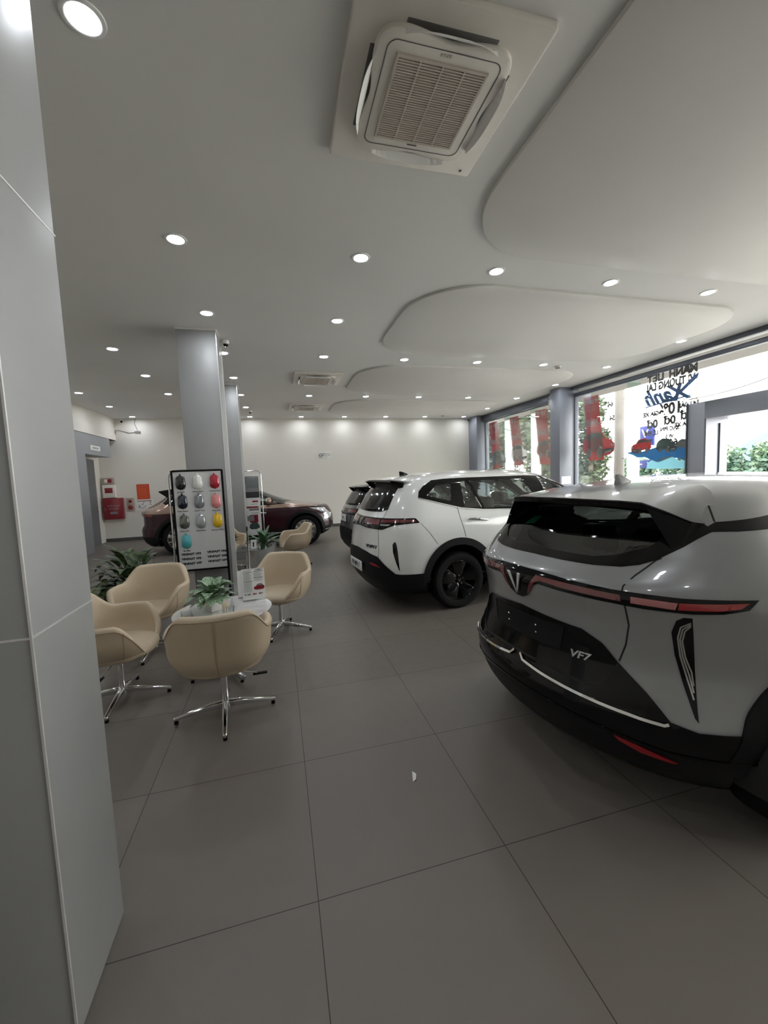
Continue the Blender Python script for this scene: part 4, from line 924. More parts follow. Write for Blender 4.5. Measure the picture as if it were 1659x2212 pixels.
# ---------------- AC cassettes
def ac():
    t=empty('ceiling_cassette',(0,0,CH),0,'x','air conditioner','ceiling air conditioner cassettes')
    b=MB();S=.478
    b.prism(rrect(-S,S,-S,S,.012,3),-.035,0);b.build('outer_panel','ac',t,bev=.006)
    # outlets as flat dark boxes, recess shade put into their colour
    b=MB();
    for k in range(4):
        T=Matrix.Rotation(PI/2*k,4,'Z');b.box(-.23,.23,.32,.373,-.038,-.030,T)
    b.build('air_outlets','acdark',t,bev=.004)
    # lobed centre body
    pts=[];n=120
    for i in range(n):
        a=2*PI*i/n;q=a%(PI/2)-PI/4   # 0 at diagonals
        r=1/max(abs(math.cos(a)),abs(math.sin(a)))*.335
        r*=1+.10*math.exp(-(q/.34)**2)-.0*math.cos(4*a)
        # round the corners
        c_=abs(math.cos(a))**5+abs(math.sin(a))**5;r2=.345/(c_**(1/5));lob=.085*math.exp(-(q/.30)**2)
        rr=min(r2,.43)+lob*.35-.02*math.exp(-((abs(q)-PI/4)/.30)**2);pts.append((rr*math.cos(a),rr*math.sin(a)))
    b=MB().prism(pts,-.060,-.03);b.build('centre_panel','ac',t,bev=.008)
    b=MB();r0=rrect(-.30,.30,-.30,.30,.05,6);r1=rrect(-.295,.295,-.295,.295,.047,6);k=len(r0)
    v=[Vector((x,y,-.0615)) for x,y in r0]+[Vector((x,y,-.0615)) for x,y in r1]
    b.add(v,[(i,(i+1)%k,k+(i+1)%k,k+i) for i in range(k)]);b.build('grille_outline','acdark',t)
    g=MB().box(-.235,.235,-.235,.235,-.0625,-.060).build('intake_grille','acdark',t)
    b=MB()
    for i in range(34):
        y=-.232+.464*i/33;b.box(-.235,.235,y-.0038,y+.0038,-.069,-.061)
    for x in (-.235,-.118,0,.118,.235): b.box(x-.004,x+.004,-.235,.235,-.0695,-.061)
    b.box(-.243,.243,.235,.243,-.069,-.06).box(-.243,.243,-.243,-.235,-.069,-.06).box(-.243,-.235,-.243,.243,-.069,-.06).box(.235,.243,-.243,.243,-.069,-.06)
    b.build('slats','acd',g)
    for k in range(4):
        T=Matrix.Rotation(PI/2*k,4,'Z');prof=[];v=[];f=[]
        for i in range(13):
            u=-1+2*i/12;w=.034*(1-abs(u)**3.)+.004;x=u*.235
            v+=[T@Vector((x,.352-.01,-.050)),T@Vector((x,.352-.01+w,-.082-.0)),T@Vector((x,.352-.01+w,-.076)),T@Vector((x,.352-.01,-.042))]
        for i in range(12):
            for q in range(4): f.append((i*4+q,i*4+(q+1)%4,i*4+4+(q+1)%4,i*4+4+q))
        f+=[(3,2,1,0),(48,49,50,51)];MB().add(v,f).build('air_flap','white',t)
    MB().box(-.03,.03,.262,.268,-.063,-.060).build('maker_plate','acdark',t)
    b=MB()
    for i in range(4): b.box(-.03+.016*i,-.024+.016*i,-.283,-.268,-.063,-.06)
    split(b.build('status_light','acd',t),'status_light');MB().box(.40,.412,.425,.44,-.038,-.034).build('sensor','acdark',t)
    return t
a0=ac();a0.location=(.925,2.26,CH);a0['label']='large square air conditioner cassette overhead at the top of the picture'
dup(a0,(.925,8.62,CH),0,'square air conditioner cassette farther back, left of the second dropped panel')
dup(a0,(.92,11.90,CH),0,'square air conditioner cassette nearest the back wall')
# detectors and cameras
def detector(x,y,label):
    t=empty('smoke_detector',(x,y,CH),0,label,'smoke detector');MB().lathe([(0,-.055),(.03,-.055),(.045,-.035),(.058,-.02),(.06,0)],24).build('detector_body','ac',t,smooth=True)
    MB().lathe([(.036,-.05),(.048,-.034)],24).build('sensor_slots','acdark',t);return t
for i in range(2): pass
detector(5.62,7.2,'white smoke detector on the ceiling between dropped panels near the windows')
detector(5.75,13.4,'white smoke detector on the ceiling close to the back wall')
def domecam(x,y,z,label):
    t=empty('dome_camera',(x,y,z),0,label,'security camera');MB().lathe([(0,0),(.045,0),(.05,-.03),(.045,-.055)],20).build('housing','white',t,smooth=True);MB().ell((0,0,-.055),.036,.036,.034,16,8).build('dome','black',t,smooth=True)
domecam(-.60,6.45,CH-.02,'white dome camera at the top of the column behind the sample board')
domecam(-.63,12.6,CH-.0,'white dome camera on the ceiling beyond the far column')
def bullet(x,y,z,rz,label):
    t=empty('bullet_camera',(x,y,z),rz,label,'security camera');MB().tube([(-.06,0,0),(.07,0,-.02)],.033,14).build('housing','black',t,smooth=True);MB().tube([(-.05,0,0),(-.07,0,.09)],.012,8).build('bracket','white',t)
bullet(7.05,14.0,3.66,R(230),'dark bullet camera in the ceiling corner between back wall and windows')
bullet(-4.45,14.08,3.66,R(290),'dark bullet camera near the ceiling in the far left corner')
# surface cables on the back wall
tag(MB().tube([(-4.10,14.19,3.74),(-4.13,14.185,3.60),(-4.05,14.185,3.37)],.009).tube([(-4.05,14.185,3.36),(-4.30,14.185,3.32),(-4.55,14.185,3.40),(-4.66,14.185,3.40),(-4.67,14.185,3.28)],.008).box(-4.14,-3.99,14.16,14.2,3.33,3.38).build('wall_cable','gprint'),'thin grey cable and junction box on the back wall in the far left corner','cable')
# no smoking sign
sgn=empty('no_smoking_sign',(1.64,BY-.004,2.50),0,'small white no smoking sign on the back wall','sign')
MB().box(-.20,.20,-.004,.004,-.11,.11).build('sign_plate','white',sgn,bev=.002)
FT=lambda x,y,z:fr((x,y,z),(1,0,0),(0,0,1))
MB().lathe([(.05,0),(.066,0),(.066,.002),(.05,.002),(.05,0)],24,Matrix.Translation((-.12,-.005,.0))@Matrix.Rotation(R(90),4,'X')).box(-.17,-.07,-.007,-.005,-.006,.006,None).build('prohibition_symbol','bprint',sgn)
text('KHU VỰC',.055,FT(.07,-.006,.06),'sign_lettering','bprint',sgn,off=.001);text('CẤM HÚT THUỐC',.034,FT(.07,-.006,.0),'sign_lettering','bprint',sgn,off=.001);text('NO SMOKING',.026,FT(.07,-.006,-.05),'sign_lettering','bprint',sgn)
# fire equipment at left end of back wall
def wallbox(name,x0,x1,z0,z1,d,m,label,cat,y=BY):
    t=empty(name,((x0+x1)/2,y,(z0+z1)/2),0,label,cat);w=(x1-x0)/2;h=(z1-z0)/2
    MB().box(-w,w,-d,0,-h,h).build('casing' if d>.02 else 'sheet',m,t,bev=.006 if d>.02 else 0);return t,w,h
t,w,h=wallbox('alarm_control_box',-5.13,-4.83,1.78,1.97,.08,'beige','small beige alarm box with a red and white face, topmost on the far left wall','alarm box')
MB().box(-w*.6,-w*.1,-.085,-.08,-h*.5,h*.5).build('white_label','white',t);MB().box(0,w*.7,-.09,-.08,-h*.6,h*.6).build('red_button_panel','firered',t,bev=.003)
t,w,h=wallbox('fire_alarm_box',-5.13,-4.80,1.36,1.75,.12,'ac','white alarm panel with a dark red screen above the fire hose box','alarm box')
MB().box(-w*.65,w*.65,-.124,-.12,-h*.25,h*.55).build('red_screen','firered',t,bev=.002)
t,w,h=wallbox('fire_hose_cabinet',-5.13,-4.62,.70,1.345,.18,'firered','dark red fire hose cabinet low on the far left of the back wall','fire cabinet')
d=MB().box(-w*.94,w*.94,-.19,-.18,-h*.94,h*.94).build('cabinet_door','firered',t,bev=.004);MB().box(-w*.8,-w*.72,-.2,-.19,-.04,.04).build('door_knob','pink',d)
text('CHỮA CHÁY',.06,FT(.02,-.191,.09),'door_lettering','wprint',d);text('FIRE HOSE',.06,FT(.02,-.191,.0),'door_lettering','wprint',d);MB().box(-.08,.12,-.192,-.19,-.16,-.09).build('grey_label','gprint',d)
t,w,h=wallbox('alarm_plate',-4.54,-4.33,.92,1.33,.03,'beige','beige alarm plate with a bell and a red call button beside the fire hose cabinet','alarm plate')
MB().ell((0,-.035,.10),.05,.03,.05).build('alarm_bell','firered',t,smooth=True);MB().ell((0,-.03,-.09),.07,.03,.07).build('call_button','firered',t,smooth=True)
t,w,h=wallbox('red_poster',-4.24,-3.88,1.27,1.74,.006,'posterred','orange-red printed poster on the back wall left of the maroon car','poster')
for i,zz in enumerate((.17,.08,.03,-.02,-.07,-.12,-.17)): MB().box(-w*.7,w*(.5 if i%2 else .7),-.0075,-.006,zz-.006,zz+.006).build('print_line','pink' if i==0 else 'orange',t)
t,w,h=wallbox('diagram_poster',-4.29,-3.80,.93,1.25,.006,'paper','white diagram sheet below the orange-red poster','poster')
MB().box(-w*.85,w*.8,-.0075,-.006,h*.72,h*.84).build('red_heading','firered',t);b=MB()
rnd=random.Random(4)
for i in range(26):
    x,z=rnd.uniform(-w*.8,w*.75),rnd.uniform(-h*.8,h*.55);b.box(x,x+rnd.uniform(.01,.05),-.0075,-.006,z,z+rnd.uniform(.006,.03))
split(b.build('diagram_figure','gprint',t),'diagram_figure')
# ================================================================ FURNITURE
def smooth(a,b,t): t=max(0,min(1,(t-a)/(b-a)));return t*t*(3-2*t)
def make_chair():
    t=empty('tub_chair',(0,0,0),0,'x','chair','beige swivel tub chairs')
    NA=72;z0,zm=.315,.575
    def rim(a):   # a in degrees 0..180 from the front
        return .435+(.685-.435)*smooth(28,72,a)+(.835-.685)*smooth(112,146,a)
    def Rr(a):
        c=abs(math.cos(R(a)));s=abs(math.sin(R(a)));return 1/((c/.325)**2.3+(s/.345)**2.3)**(1/2.3)
    def rad(a,z):
        r=Rr(a)
        if z<zm: return r*max(0,1-((zm-z)/(zm-z0))**2.3)**(1/2.0)
        k=smooth(100,180,a);return r+(z-zm)*(.16*k+.10*(1-k))
    v=[];f=[];rows=None
    for i in range(NA):
        a=360*i/NA;aa=a if a<=180 else 360-a;zr=rim(aa);prof=[]
        th=.050+.018*smooth(110,150,aa)
        n=16
        for j in range(n):   # outside bottom -> rim
            u=j/(n-1);z=z0+(zr-.028-z0)*(u**1.25 if True else u)
            prof.append((rad(aa,z)+.0,z))
        ro=rad(aa,zr-.028)
        for q in (30,60,90,120,150): prof.append((ro-th/2+th/2*math.cos(R(q)),zr-.028+.028*math.sin(R(q))))
        m=9;zb=.40
        for j in range(m):
            u=j/(m-1);z=(zr-.028)+(zb-zr+.028)*u;r=max(.0,rad(aa,max(z,.44))-th);prof.append((r if j<m-1 else r*.9,z))
        prof.append((.01,zb))
        rows=len(prof)
        v+=[Vector((r*math.cos(R(a)),r*math.sin(R(a)),z)) for r,z in prof]
    for i in range(NA):
        k=(i+1)%NA
        for j in range(rows-1): f.append((i*rows+j,k*rows+j,k*rows+j+1,i*rows+j+1))
    s=MB().add(v,f).build('shell','leather',t,smooth=True,ang=80)
    # piping along rim outside + rear seam
    def outp(a,dz=0.,off=.002):
        aa=a if a<=180 else 360-a;z=rim(aa)-.03+dz;r=rad(aa,z)+off;return Vector((r*math.cos(R(a)),r*math.sin(R(a)),z))
    b=MB().tube([outp(a) for a in range(0,361,5)],.003,6,False)
    for a in (62,298): b.tube([Vector(((rad(62,z)+.0015)*math.cos(R(a)),(rad(62,z)+.0015)*math.sin(R(a)),z)) for z in [.36+.27*i/10 for i in range(11)]],.0025,6)
    b.build('piping','seam',s,smooth=True)
    b=MB().tube([Vector((-(rad(180,z)+.003),(.006 if z<.72 else 0)*0,z)) for z in [z0+.02+(.80-z0-.02)*i/16 for i in range(17)]],[.0035+.004*math.sin(PI*min(1,max(0,(16-i)/12))) for i in range(17)],6)
    b.build('rear_seam','seam',s,smooth=True)
    # cushion
    v=[];f=[];n=48;pr=[(0,.475),(.5,.474),(.8,.468),(.93,.455),(.985,.435),(1.0,.415),(.97,.395),(.90,.385),(0,.385)]
    for r,z in pr:
        for i in range(n):
            a=360*i/n;aa=a if a<=180 else 360-a;q=Rr(aa)-.062;v.append(Vector(((r*q+.012*(1 if aa<90 else 0)*r*math.cos(R(aa)))*math.cos(R(a)),r*q*math.sin(R(a)),z+.012*(1-r)*(1 if z>.46 else 0))))
    for j in range(len(pr)-1):
        for i in range(n): f.append((j*n+i,j*n+(i+1)%n,(j+1)*n+(i+1)%n,(j+1)*n+i))
    MB().add(v,f).build('seat_cushion','leather',t,smooth=True,ang=80)
    MB().lathe([(.10,.345),(.10,.322),(.035,.318),(.03,.30),(.026,.30),(.026,.30)],24).build('seat_plate','matte',t,smooth=True)
    MB().lathe([(0,.31),(.022,.31),(.022,.10),(.030,.095),(.034,.06),(.034,.045),(0,.045)],24).build('pole','chrome',t,smooth=True)
    for k in range(4):
        T=Matrix.Rotation(PI/2*k+R(3),4,'Z');v=[];S=[(.02,.100,.052,.021),(.12,.090,.050,.019),(.33,.050,.026,.014),(.345,.045,.024,.010)]
        for r,zt,zb,w in S: v+=[T@Vector((r,-w,zt-.006)),T@Vector((r,-w*.6,zt)),T@Vector((r,w*.6,zt)),T@Vector((r,w,zt-.006)),T@Vector((r,w*.8,zb)),T@Vector((r,-w*.8,zb))]
        f=[(i*6+q,i*6+(q+1)%6,i*6+6+(q+1)%6,i*6+6+q) for i in range(3) for q in range(6)]+[(5,4,3,2,1,0),(18,19,20,21,22,23)]
        l=MB().add(v,f).build('leg','chrome',t,bev=.002)
        MB().lathe([(0,.026),(.013,.026),(.015,.004),(.013,0),(0,0)],14,T@Matrix.Translation((.328,0,0))).build('glide','black',l,smooth=True)
    lv=MB().tube([(-.02,-.03,.315),(-.03,-.15,.305),(-.04,-.23,.285)],.005,8);lv.build('lever','chrome',t)
    MB().box(-.055,-.025,-.30,-.20,.272,.284,None).build('lever_paddle','matte',t,bev=.004)
    return t
ch=make_chair();ch.location=(-.452,3.02,0);ch.rotation_euler=(0,0,R(92));ch['label']='beige tub chair with its back to the camera, nearest in front of the round table'
dup(ch,(-1.27,3.50,0),R(-3),'beige tub chair at the left, partly hidden by the grey pillar, facing right')
dup(ch,(-1.29,4.45,0),R(-97),'beige tub chair behind the left one, in front of the big potted plant')
dup(ch,(-.045,4.56,0),R(-112),'beige tub chair on the right of the near table, beside the upright leaflet')
dup(ch,(.25,7.95,0),R(-168),'beige tub chair at the far table, in front of the maroon car wheel')
dup(ch,(-.98,8.15,0),R(-60),'beige tub chair hardly visible below the far glass table behind the column')
# ---- tables
def make_table(mtop,x,y,r,label,zt=.56):
    t=empty('round_table',(x,y,0),0,label,'table','low round tables')
    MB().lathe([(0,zt),(r-.004,zt),(r,zt-.004),(r,zt-.008),(r-.004,zt-.012),(0,zt-.012)],64).build('table_top',mtop,t,smooth=True,ang=30)
    MB().lathe([(0,zt-.013),(.09,zt-.013),(.09,zt-.02),(.03,zt-.024),(.025,.08),(.05,.06),(0,.06)],28).build('pole','chrome',t,smooth=True)
    for k in range(4):
        T=Matrix.Rotation(PI/2*k+R(28),4,'Z');l=MB().box(0,.33,-.022,.022,.03,.062,T).build('leg','alu',t,bev=.004)
        MB().lathe([(0,.03),(.014,.03),(.014,0),(0,0)],12,T@Matrix.Translation((.30,0,0))).build('glide','black',l)
    return t
T1=(-.52,3.735);T2=(-.55,7.2)
make_table('tabletop',T1[0],T1[1],.41,'low round pale-topped table among the four nearest beige chairs')
make_table('ttglass',T2[0],T2[1],.41,'low round glass table behind the grey column, farther from the camera')
def leafm(L,w,bend,curl=.25,n=7,tip=1.):
    """leaf along +x, returns verts grid (n+1)x3"""
    v=[]
    for i in range(n+1):
        t=i/n;x=L*math.sin(bend*t)/max(bend,1e-3);z=L*(1-math.cos(bend*t))/max(bend,1e-3)*-1;ww=w*(math.sin(PI*min(1,t**.75*1.0))**.8)*(1 if i<n else 0)
        v+=[(x,-ww,z+curl*ww),(x,0,z),(x,ww,z+curl*ww)]
    f=[]
    for i in range(n):
        for k in (0,1): f.append((i*3+k,i*3+k+1,i*3+4+k,i*3+3+k))
    return v,f
def plant(name,loc,potb,potm,label,leafs,lm,soilr,soilz,group=None,square=False,cat='plant'):
    t=empty(name,loc,0,label,cat,group);p=potb.build('pot',potm,t,smooth=not square,bev=.004 if square else 0)
    (MB().box(-soilr,soilr,-soilr,soilr,soilz-.01,soilz) if square else MB().lathe([(0,soilz),(soilr,soilz)],20)).build('soil','soil',t)
    b=MB();st=MB()
    for az,el,L,w,bend,h in leafs:
        T=Matrix.Translation((0,0,soilz))@Matrix.Rotation(az,4,'Z')
        base=Vector((h*math.cos(el),0,h*math.sin(el)));Q=T@Matrix.Translation(base)@Matrix.Rotation(-el,4,'Y')
        v,f=leafm(L,w,bend);b.add([Q@Vector(q) for q in v],f)
        st.tube([T@Vector((0,0,0)),T@(base*.5+Vector((-.008,0,.008))),T@base],.0022 if h<.2 else .006,5)
    b.build('leaves',lm,t,smooth=True,ang=70);st.build('stems','leaf2',t,smooth=True)
    return t
rnd=random.Random(11)
# square tabletop planters
def sqpot(s,h): 
    b=MB();b.prism([(-s,-s),(s,-s),(s,s),(-s,s)],0,h);return b
lf=[(rnd.uniform(0,2*PI),R(rnd.uniform(12,75)),rnd.uniform(.11,.165),rnd.uniform(.038,.056),rnd.uniform(.9,1.7),rnd.uniform(.05,.13)) for _ in range(56)]
p=plant('tabletop_plant',(-.60,3.74,.5605),sqpot(.05,.085),'pot','variegated leafy plant in a small white square pot on the near table',lf,'leaf1',.045,.084,'small table plants',True);p.rotation_euler=(0,0,R(40))
lf=[(rnd.uniform(0,2*PI),R(rnd.uniform(30,85)),rnd.uniform(.10,.17),rnd.uniform(.022,.034),rnd.uniform(.5,1.2),rnd.uniform(.03,.10)) for _ in range(26)]
p=plant('tabletop_plant',(-.78,7.10,.5605),sqpot(.065,.10),'pot','green plant in a small white square pot on the far glass table',lf,'leaf2',.06,.099,'small table plants',True);p.rotation_euler=(0,0,R(10))
# floor plants
lf=[]
for i in range(150):
    el=R(rnd.uniform(-5,80));lf.append((rnd.uniform(0,2*PI),el,rnd.uniform(.22,.34),rnd.uniform(.042,.066),rnd.uniform(.9,1.9),rnd.uniform(.10,.44)))
plant('potted_floor_plant',(-1.72,5.35,0),MB().lathe([(0,0),(.15,0),(.20,.42),(.185,.42),(.17,.38),(0,.38)],32),'potg','large bushy potted floor plant with broad dark leaves behind the left chairs',lf,'leaf2',.17,.385)
lf=[(rnd.uniform(0,2*PI),R(rnd.uniform(25,88)),rnd.uniform(.26,.40),rnd.uniform(.040,.055),rnd.uniform(.5,1.5),rnd.uniform(.02,.12)) for _ in range(24)]
plant('potted_floor_plant',(-.30,7.95,0),MB().lathe([(0,0),(.16,0),(.22,.48),(.205,.48),(.19,.44),(0,.44)],32),'potg','agave-like plant in a round pale grey pot beside the far table',lf,'leaf3',.19,.445)
# items on near table
def acrylic_stand(x,y,z,rz,w,h,label,content=True,lean=10,name='leaflet_stand'):
    t=empty(name,(x,y,z),rz,label,'leaflet stand')
    T=Matrix.Rotation(R(-lean),4,'X')
    MB().box(-w/2-.003,w/2+.003,.001,.003,0.004,h+.02,T).box(-w/2-.003,w/2+.003,-.002,.10,.0,.003).build('acrylic_holder','acryl',t)
    s=MB().box(-w/2,w/2,-.0015,.0005,.012,h+.012,T).build('printed_sheet','paper' if content else 'acryl',t)
    return t,s,T
t,s,T=acrylic_stand(-.265,3.90,.5605,R(7),.205,.285,'upright printed leaflet with a red car in an acrylic stand on the near table')
def sheetbox(x0,x1,z0,z1,m,name,d=-.0045): MB().box(x0,x1,d,d+.0006,z0,z1,T).build(name,m,s)
for x0,x1,z in ((-.09,-.005,.262),(.005,.09,.267),(.005,.09,.205),(-.09,-.005,.175)): sheetbox(x0,x1,z,z+.005,'gprint','heading_bar')
for i in range(9):
    for x0 in (-.09,.005):
        z=.252-.009*i-(0 if x0<0 else -.004)
        if (x0>0 and i in (6,)) : continue
        sheetbox(x0,x0+.06+.02*((i*7)%3)/2,z-.0014,z+.0014,'silverp','fine_print')
for i in range(10): sheetbox(-.09,-.02+.01*((i*5)%2),.163-.009*i,.166-.009*i,'silverp','fine_print')
q=lambda a,b,h:T@Vector((a,-.0045-h,b))
MB().prism([(.0,.105),(.002,.125),(.02,.132),(.035,.15),(.07,.152),(.085,.135),(.095,.128),(.095,.108),(.08,.098),(.02,.097)],0,.0006,q).build('car_picture','red',s)
MB().prism([(.025,.134),(.038,.147),(.066,.149),(.076,.134)],.0006,.001,q).build('car_picture_glass','gprint',s)
for x0,x1,m in ((-.085,-.07,'gprint'),(-.062,-.03,'gprint'),(-.012,.01,'red'),(.012,.022,'gprint'),(.042,.06,'red'),(.062,.075,'gprint')): sheetbox(x0,x1,.055,.067,m,'logo_row')
text('VF MPV 7',.016,T@fr((.055,-.0046,.283),(1,0,0),(0,0,1)),'heading','bprint',s,off=.0004)
text('THÔNG SỐ',.013,T@fr((-.055,-.0046,.281),(1,0,0),(0,0,1)),'heading','gprint',s)
t2,s2,_=acrylic_stand(-.34,4.02,.5605,R(4),.16,.25,'second white leaflet stand standing just behind the red-car leaflet')
# ashtray
at_=empty('glass_ashtray',(-.795,3.62,.5605),R(15),'square clear glass dish near the left edge of the near table','glass dish')
o=MB();S=.042
for a,b_,c,d in ((-S,S,-S,-S+.007),(-S,S,S-.007,S),(-S,-S+.007,-S,S),(S-.007,S,-S,S)): o.box(a,b_,c,d,0,.045)
o.box(-S,S,-S,S,0,.010);o.build('dish','acryl',at_,bev=.002)
gl=empty('drinking_glass',(-.44,3.52,.5605),0,'small clear drinking glass on the near table behind the chair back','glass')
MB().lathe([(0,0),(.026,0),(.032,.075),(.029,.075),(.024,.006),(0,.006)],24).build('glass_body','acryl',gl,smooth=True)
# items on the far table
c_=empty('table_card',(-.44,7.02,.5605),R(-12),'small white card with a black figure standing on the far glass table','table card')
cc=MB().box(-.045,.045,-.003,.003,0,.15,Matrix.Rotation(R(-8),4,'X')).build('card','paper',c_)
MB().prism([(-.012,.03),(.012,.03),(.010,.07),(.016,.085),(.008,.11),(-.010,.11),(-.014,.08)],-.004,-.003,lambda a,b,h:Matrix.Rotation(R(-8),3,'X')@Vector((a,h,b))).build('figure_print','bprint',cc)
t,s,_=acrylic_stand(-.54,7.22,.5605,R(86),.15,.34,'tall clear acrylic sheet holder seen edge-on on the far glass table',False,0)
gd=empty('drinking_glass',(-.36,7.0,.5605),0,'clear drinking glass on the far glass table beside the white card','glass')
MB().lathe([(0,0),(.028,0),(.036,.085),(.033,.085),(.026,.006),(0,.006)],24).build('glass_body','acryl',gd,smooth=True)
# ---- sample board
bd=empty('sample_board',(-1.03,5.93,0),0,'tall white display board in a black frame carrying car-shaped paint samples','display board')
MB().box(-.305,.305,-.010,.010,.515,1.835).build('board_panel','board',bd)
f_=MB().box(-.325,-.30,-.016,.016,0,1.855).box(.30,.325,-.016,.016,0,1.855).box(-.30,.30,-.016,.016,1.835,1.86).box(-.30,.30,-.016,.016,.492,.517);f_.build('board_frame','black',bd)
MB().box(-.32,-.30,-.20,.20,0,.03).box(.30,.32,-.20,.20,0,.03).build('board_feet','black',bd)
BT=lambda x,z:fr((x,-.0108,z),(1,0,0),(0,0,1))
sw=[('jet_black',(.010,.014,.013),'greenish black',-.21,1.692,'Jet Black'),('white',(.75,.75,.72),'pearl white',0,1.692,'Infinity Blanc'),('crimson',(.38,.012,.03),'crimson red',.212,1.692,'Crimson Red'),
('deep_blue',(.008,.012,.03),'blue-black',-.205,1.436,'Deep Ocean'),('zenith_grey',(.26,.27,.30),'mid grey',.003,1.434,'Zenith Grey'),('rose',(.72,.26,.27),'rose pink',.215,1.425,'Rose Pink'),
('olive_grey',(.13,.14,.12),'olive grey metallic',-.20,1.167,'Urban Mint'),('silver',(.40,.42,.44),'bright silver metallic',.005,1.162,'Desat Silver'),('yellow',(.80,.50,.01),'sunny yellow',.215,1.160,'Summer Yellow'),('aqua',(.08,.42,.46),'aqua blue',-.195,.900,'Sky Blue')]
def swatch(mm,label,x,z):
    t=empty('paint_sample',(x,0,z),0,label,'paint sample','car-shaped paint samples');Nn=28;v=[];f=[]
    rows=14
    for j in range(rows+1):
        u=-1+2*j/rows;hh=.098*u;wd=.064*(max(0,1-abs(u)**3.4)**.5)*(1-.10*math.exp(-((u-.25)/.3)**2))
        for i in range(13):
            a=PI*i/12;d=.040*(max(0,1-abs(u)**2.6)**.5)*(1+.12*math.cos(3*u));v.append((wd*math.cos(a),-d*math.sin(a)**.8*(1-.18*math.exp(-((abs(math.cos(a))-.55)/.2)**2)*(1 if u>-.2 else .3)),hh))
    for j in range(rows):
        for i in range(12): f.append((j*13+i,j*13+i+1,(j+1)*13+i+1,(j+1)*13+i))
    MB().add(v,f).build('shell',mm,t,smooth=True,ang=70)
    MB().tube([(0,-.012,.090),(0,-.014,.118)],[.014,.009],8).build('hook',mm,t,smooth=True)
    return t
for n_,col,ds,x,z,lb in sw:
    mm=mat('sample_'+n_,col,.16,.35 if n_ in('silver','olive_grey','zenith_grey') else 0,coat=1.)
    s_=swatch(mm,'%s car-shaped paint sample mounted on the white display board'%ds,x-1.03,z);s_.location=(x-1.03,5.93-.0105,z)
    text(lb,.026,BT(x-.005,z-.125),'sample_caption','bprint',bd,off=.0006)
for i,(a,b_) in enumerate((('VF3','VF6'),('VF5','VF8'),('VF7','VF9'))):
    text('VINFAST '+a,.040,BT(-.15,.725-.065*i),'model_lettering','bprint',bd,off=.0022,sx=1.08,shear=.1);text('VINFAST '+b_,.040,BT(.175,.735-.065*i),'model_lettering','bprint',bd,off=.0022,sx=1.08,shear=.1)
# ---- chrome poster stands
def poster_stand(x,y,rz,label,w=.62,h=1.88,blank=False):
    t=empty('poster_stand',(x,y,0),rz,label,'poster stand','chrome poster stands');r=.10;pts=[(-w/2,0,0),(-w/2,0,h-r)]
    for i in range(1,8): a=PI-PI/2*i/8;pts.append((-w/2+r+r*math.cos(a),0,h-r+r*math.sin(a)))
    pts.append((-w/2+r,0,h));pts.append((w/2-r,0,h))
    for i in range(1,8): a=PI/2-PI/2*i/8;pts.append((w/2-r+r*math.cos(a),0,h-r+r*math.sin(a)))
    pts+=[(w/2,0,h-r),(w/2,0,0)]
    MB().tube(pts,.011,10).build('tube_frame','chrome',t,smooth=True)
    MB().box(-w/2-.01,-w/2+.01,-.18,.18,0,.02).box(w/2-.01,w/2+.01,-.18,.18,0,.02).build('feet','chrome',t,bev=.003)
    p=MB().box(-w/2+.05,w/2-.05,-.006,.006,.42,h-.07).build('poster_panel','white' if blank else 'paper',t)
    MB().tube([(-w/2,0,.5),(w/2,0,.5)],.007,8).build('cross_bar','chrome',t)
    return t,p
t,p=poster_stand(-1.12,6.12,R(0),'chrome poster stand just behind the sample board, only its left side showing',.62,1.86,True)
t,p=poster_stand(-.665,9.96,R(0),'chrome poster stand with a red and dark car poster beside the far column',.62,1.93)
P=lambda a,b,h:Vector((a,-.0065-h,b))
def pb(x0,x1,z0,z1,m,n,h=.0008): MB().prism([(x0,z0),(x1,z0),(x1,z1),(x0,z1)],0,h,P).build(n,m,p)
pb(-.25,.25,1.42,1.80,'gprint','dark_photo_print');pb(-.25,.25,1.30,1.44,'bprint','dark_photo_print',.001)
MB().prism([(-.1,1.55),(.0,1.70),(.14,1.74),(.25,1.70),(.25,1.52)],.0008,.0014,P).build('photo_windscreen','silverp',p)
text('VF MPV 7',.045,Matrix.Translation((.13,-.008,1.765))@Matrix.Rotation(R(90),4,'X'),'heading','wprint',p)
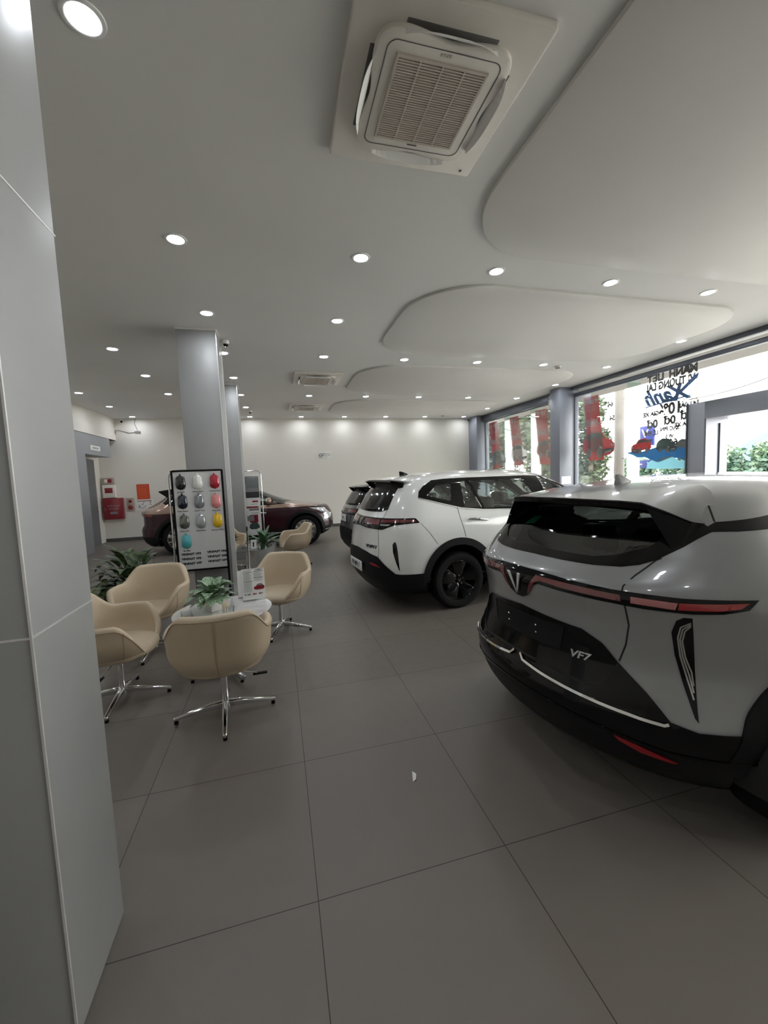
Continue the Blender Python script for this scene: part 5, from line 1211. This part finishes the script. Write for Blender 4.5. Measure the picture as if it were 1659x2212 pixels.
pb(.08,.21,1.195,1.235,'red','spec_print');pb(-.08,.21,1.06,1.10,'red','car_picture');pb(.0,.22,1.00,1.05,'gprint','car_picture')
pb(.0,.19,.72,.90,'red','spec_print');pb(-.05,.10,.76,.88,'gprint','spec_print',.001)
for z in (1.27,1.15,.95,.93): pb(.05,.2,z-.004,z+.004,'gprint','fine_print')
MB().prism([(-.02,.60),(.0,.68),(.06,.72),(.16,.72),(.2,.66),(.22,.60),(.15,.56),(.02,.56)],0,.0009,P).build('car_picture','tealp',p)
# small stain / dry leaf on the floor
tag(MB().add([(.0,0,.002),(.02,.01,.006),(.035,.05,.004),(.02,.075,.003),(.012,.05,.008),(.004,.02,.004)],[(0,1,4,5),(1,2,3,4)]).build('paper_scrap','paper',None,loc=(.62,1.98,0)),'tiny pale scrap lying on the open floor in the foreground','scrap')
# ================================================================ CAMERA, LIGHT
cam=bpy.data.cameras.new('camera');co=bpy.data.objects.new('camera',cam);COL.objects.link(co)
d=Vector((-.25533,-.07279,.96411));l=Vector((.96606,-.05991,.25132))
# camera-frame columns (image right, image down, forward) expressed as world rows
v1=Vector((598-829.5,1040-1106,875.)).normalized();v2=Vector((4200-829.5,898-1106,875.));v2=(v2-v1*v2.dot(v1)).normalized();u=v2.cross(v1)
if u.y>0: u=-u
right=Vector((v2.x,v1.x,u.x));down=Vector((v2.y,v1.y,u.y));fwd=Vector((v2.z,v1.z,u.z))
mw=Matrix.Identity(4)
for j in range(3): mw[j][0]=right[j];mw[j][1]=-down[j];mw[j][2]=-fwd[j]
mw[2][3]=1.66;co.matrix_world=mw
cam.sensor_fit='VERTICAL';cam.sensor_height=36;cam.lens=875/2212*36;cam.clip_start=.05;cam.clip_end=600
SC.camera=co
w=bpy.data.worlds.new('overcast_sky');SC.world=w;w.use_nodes=True;bg=w.node_tree.nodes['Background'];bg.inputs[0].default_value=(1.0,.965,.945,1);bg.inputs[1].default_value=3.4
SC.view_settings.view_transform='Standard';SC.view_settings.look='None';SC.view_settings.gamma=1;SC.view_settings.use_curve_mapping=False;SC.view_settings.exposure=1.7
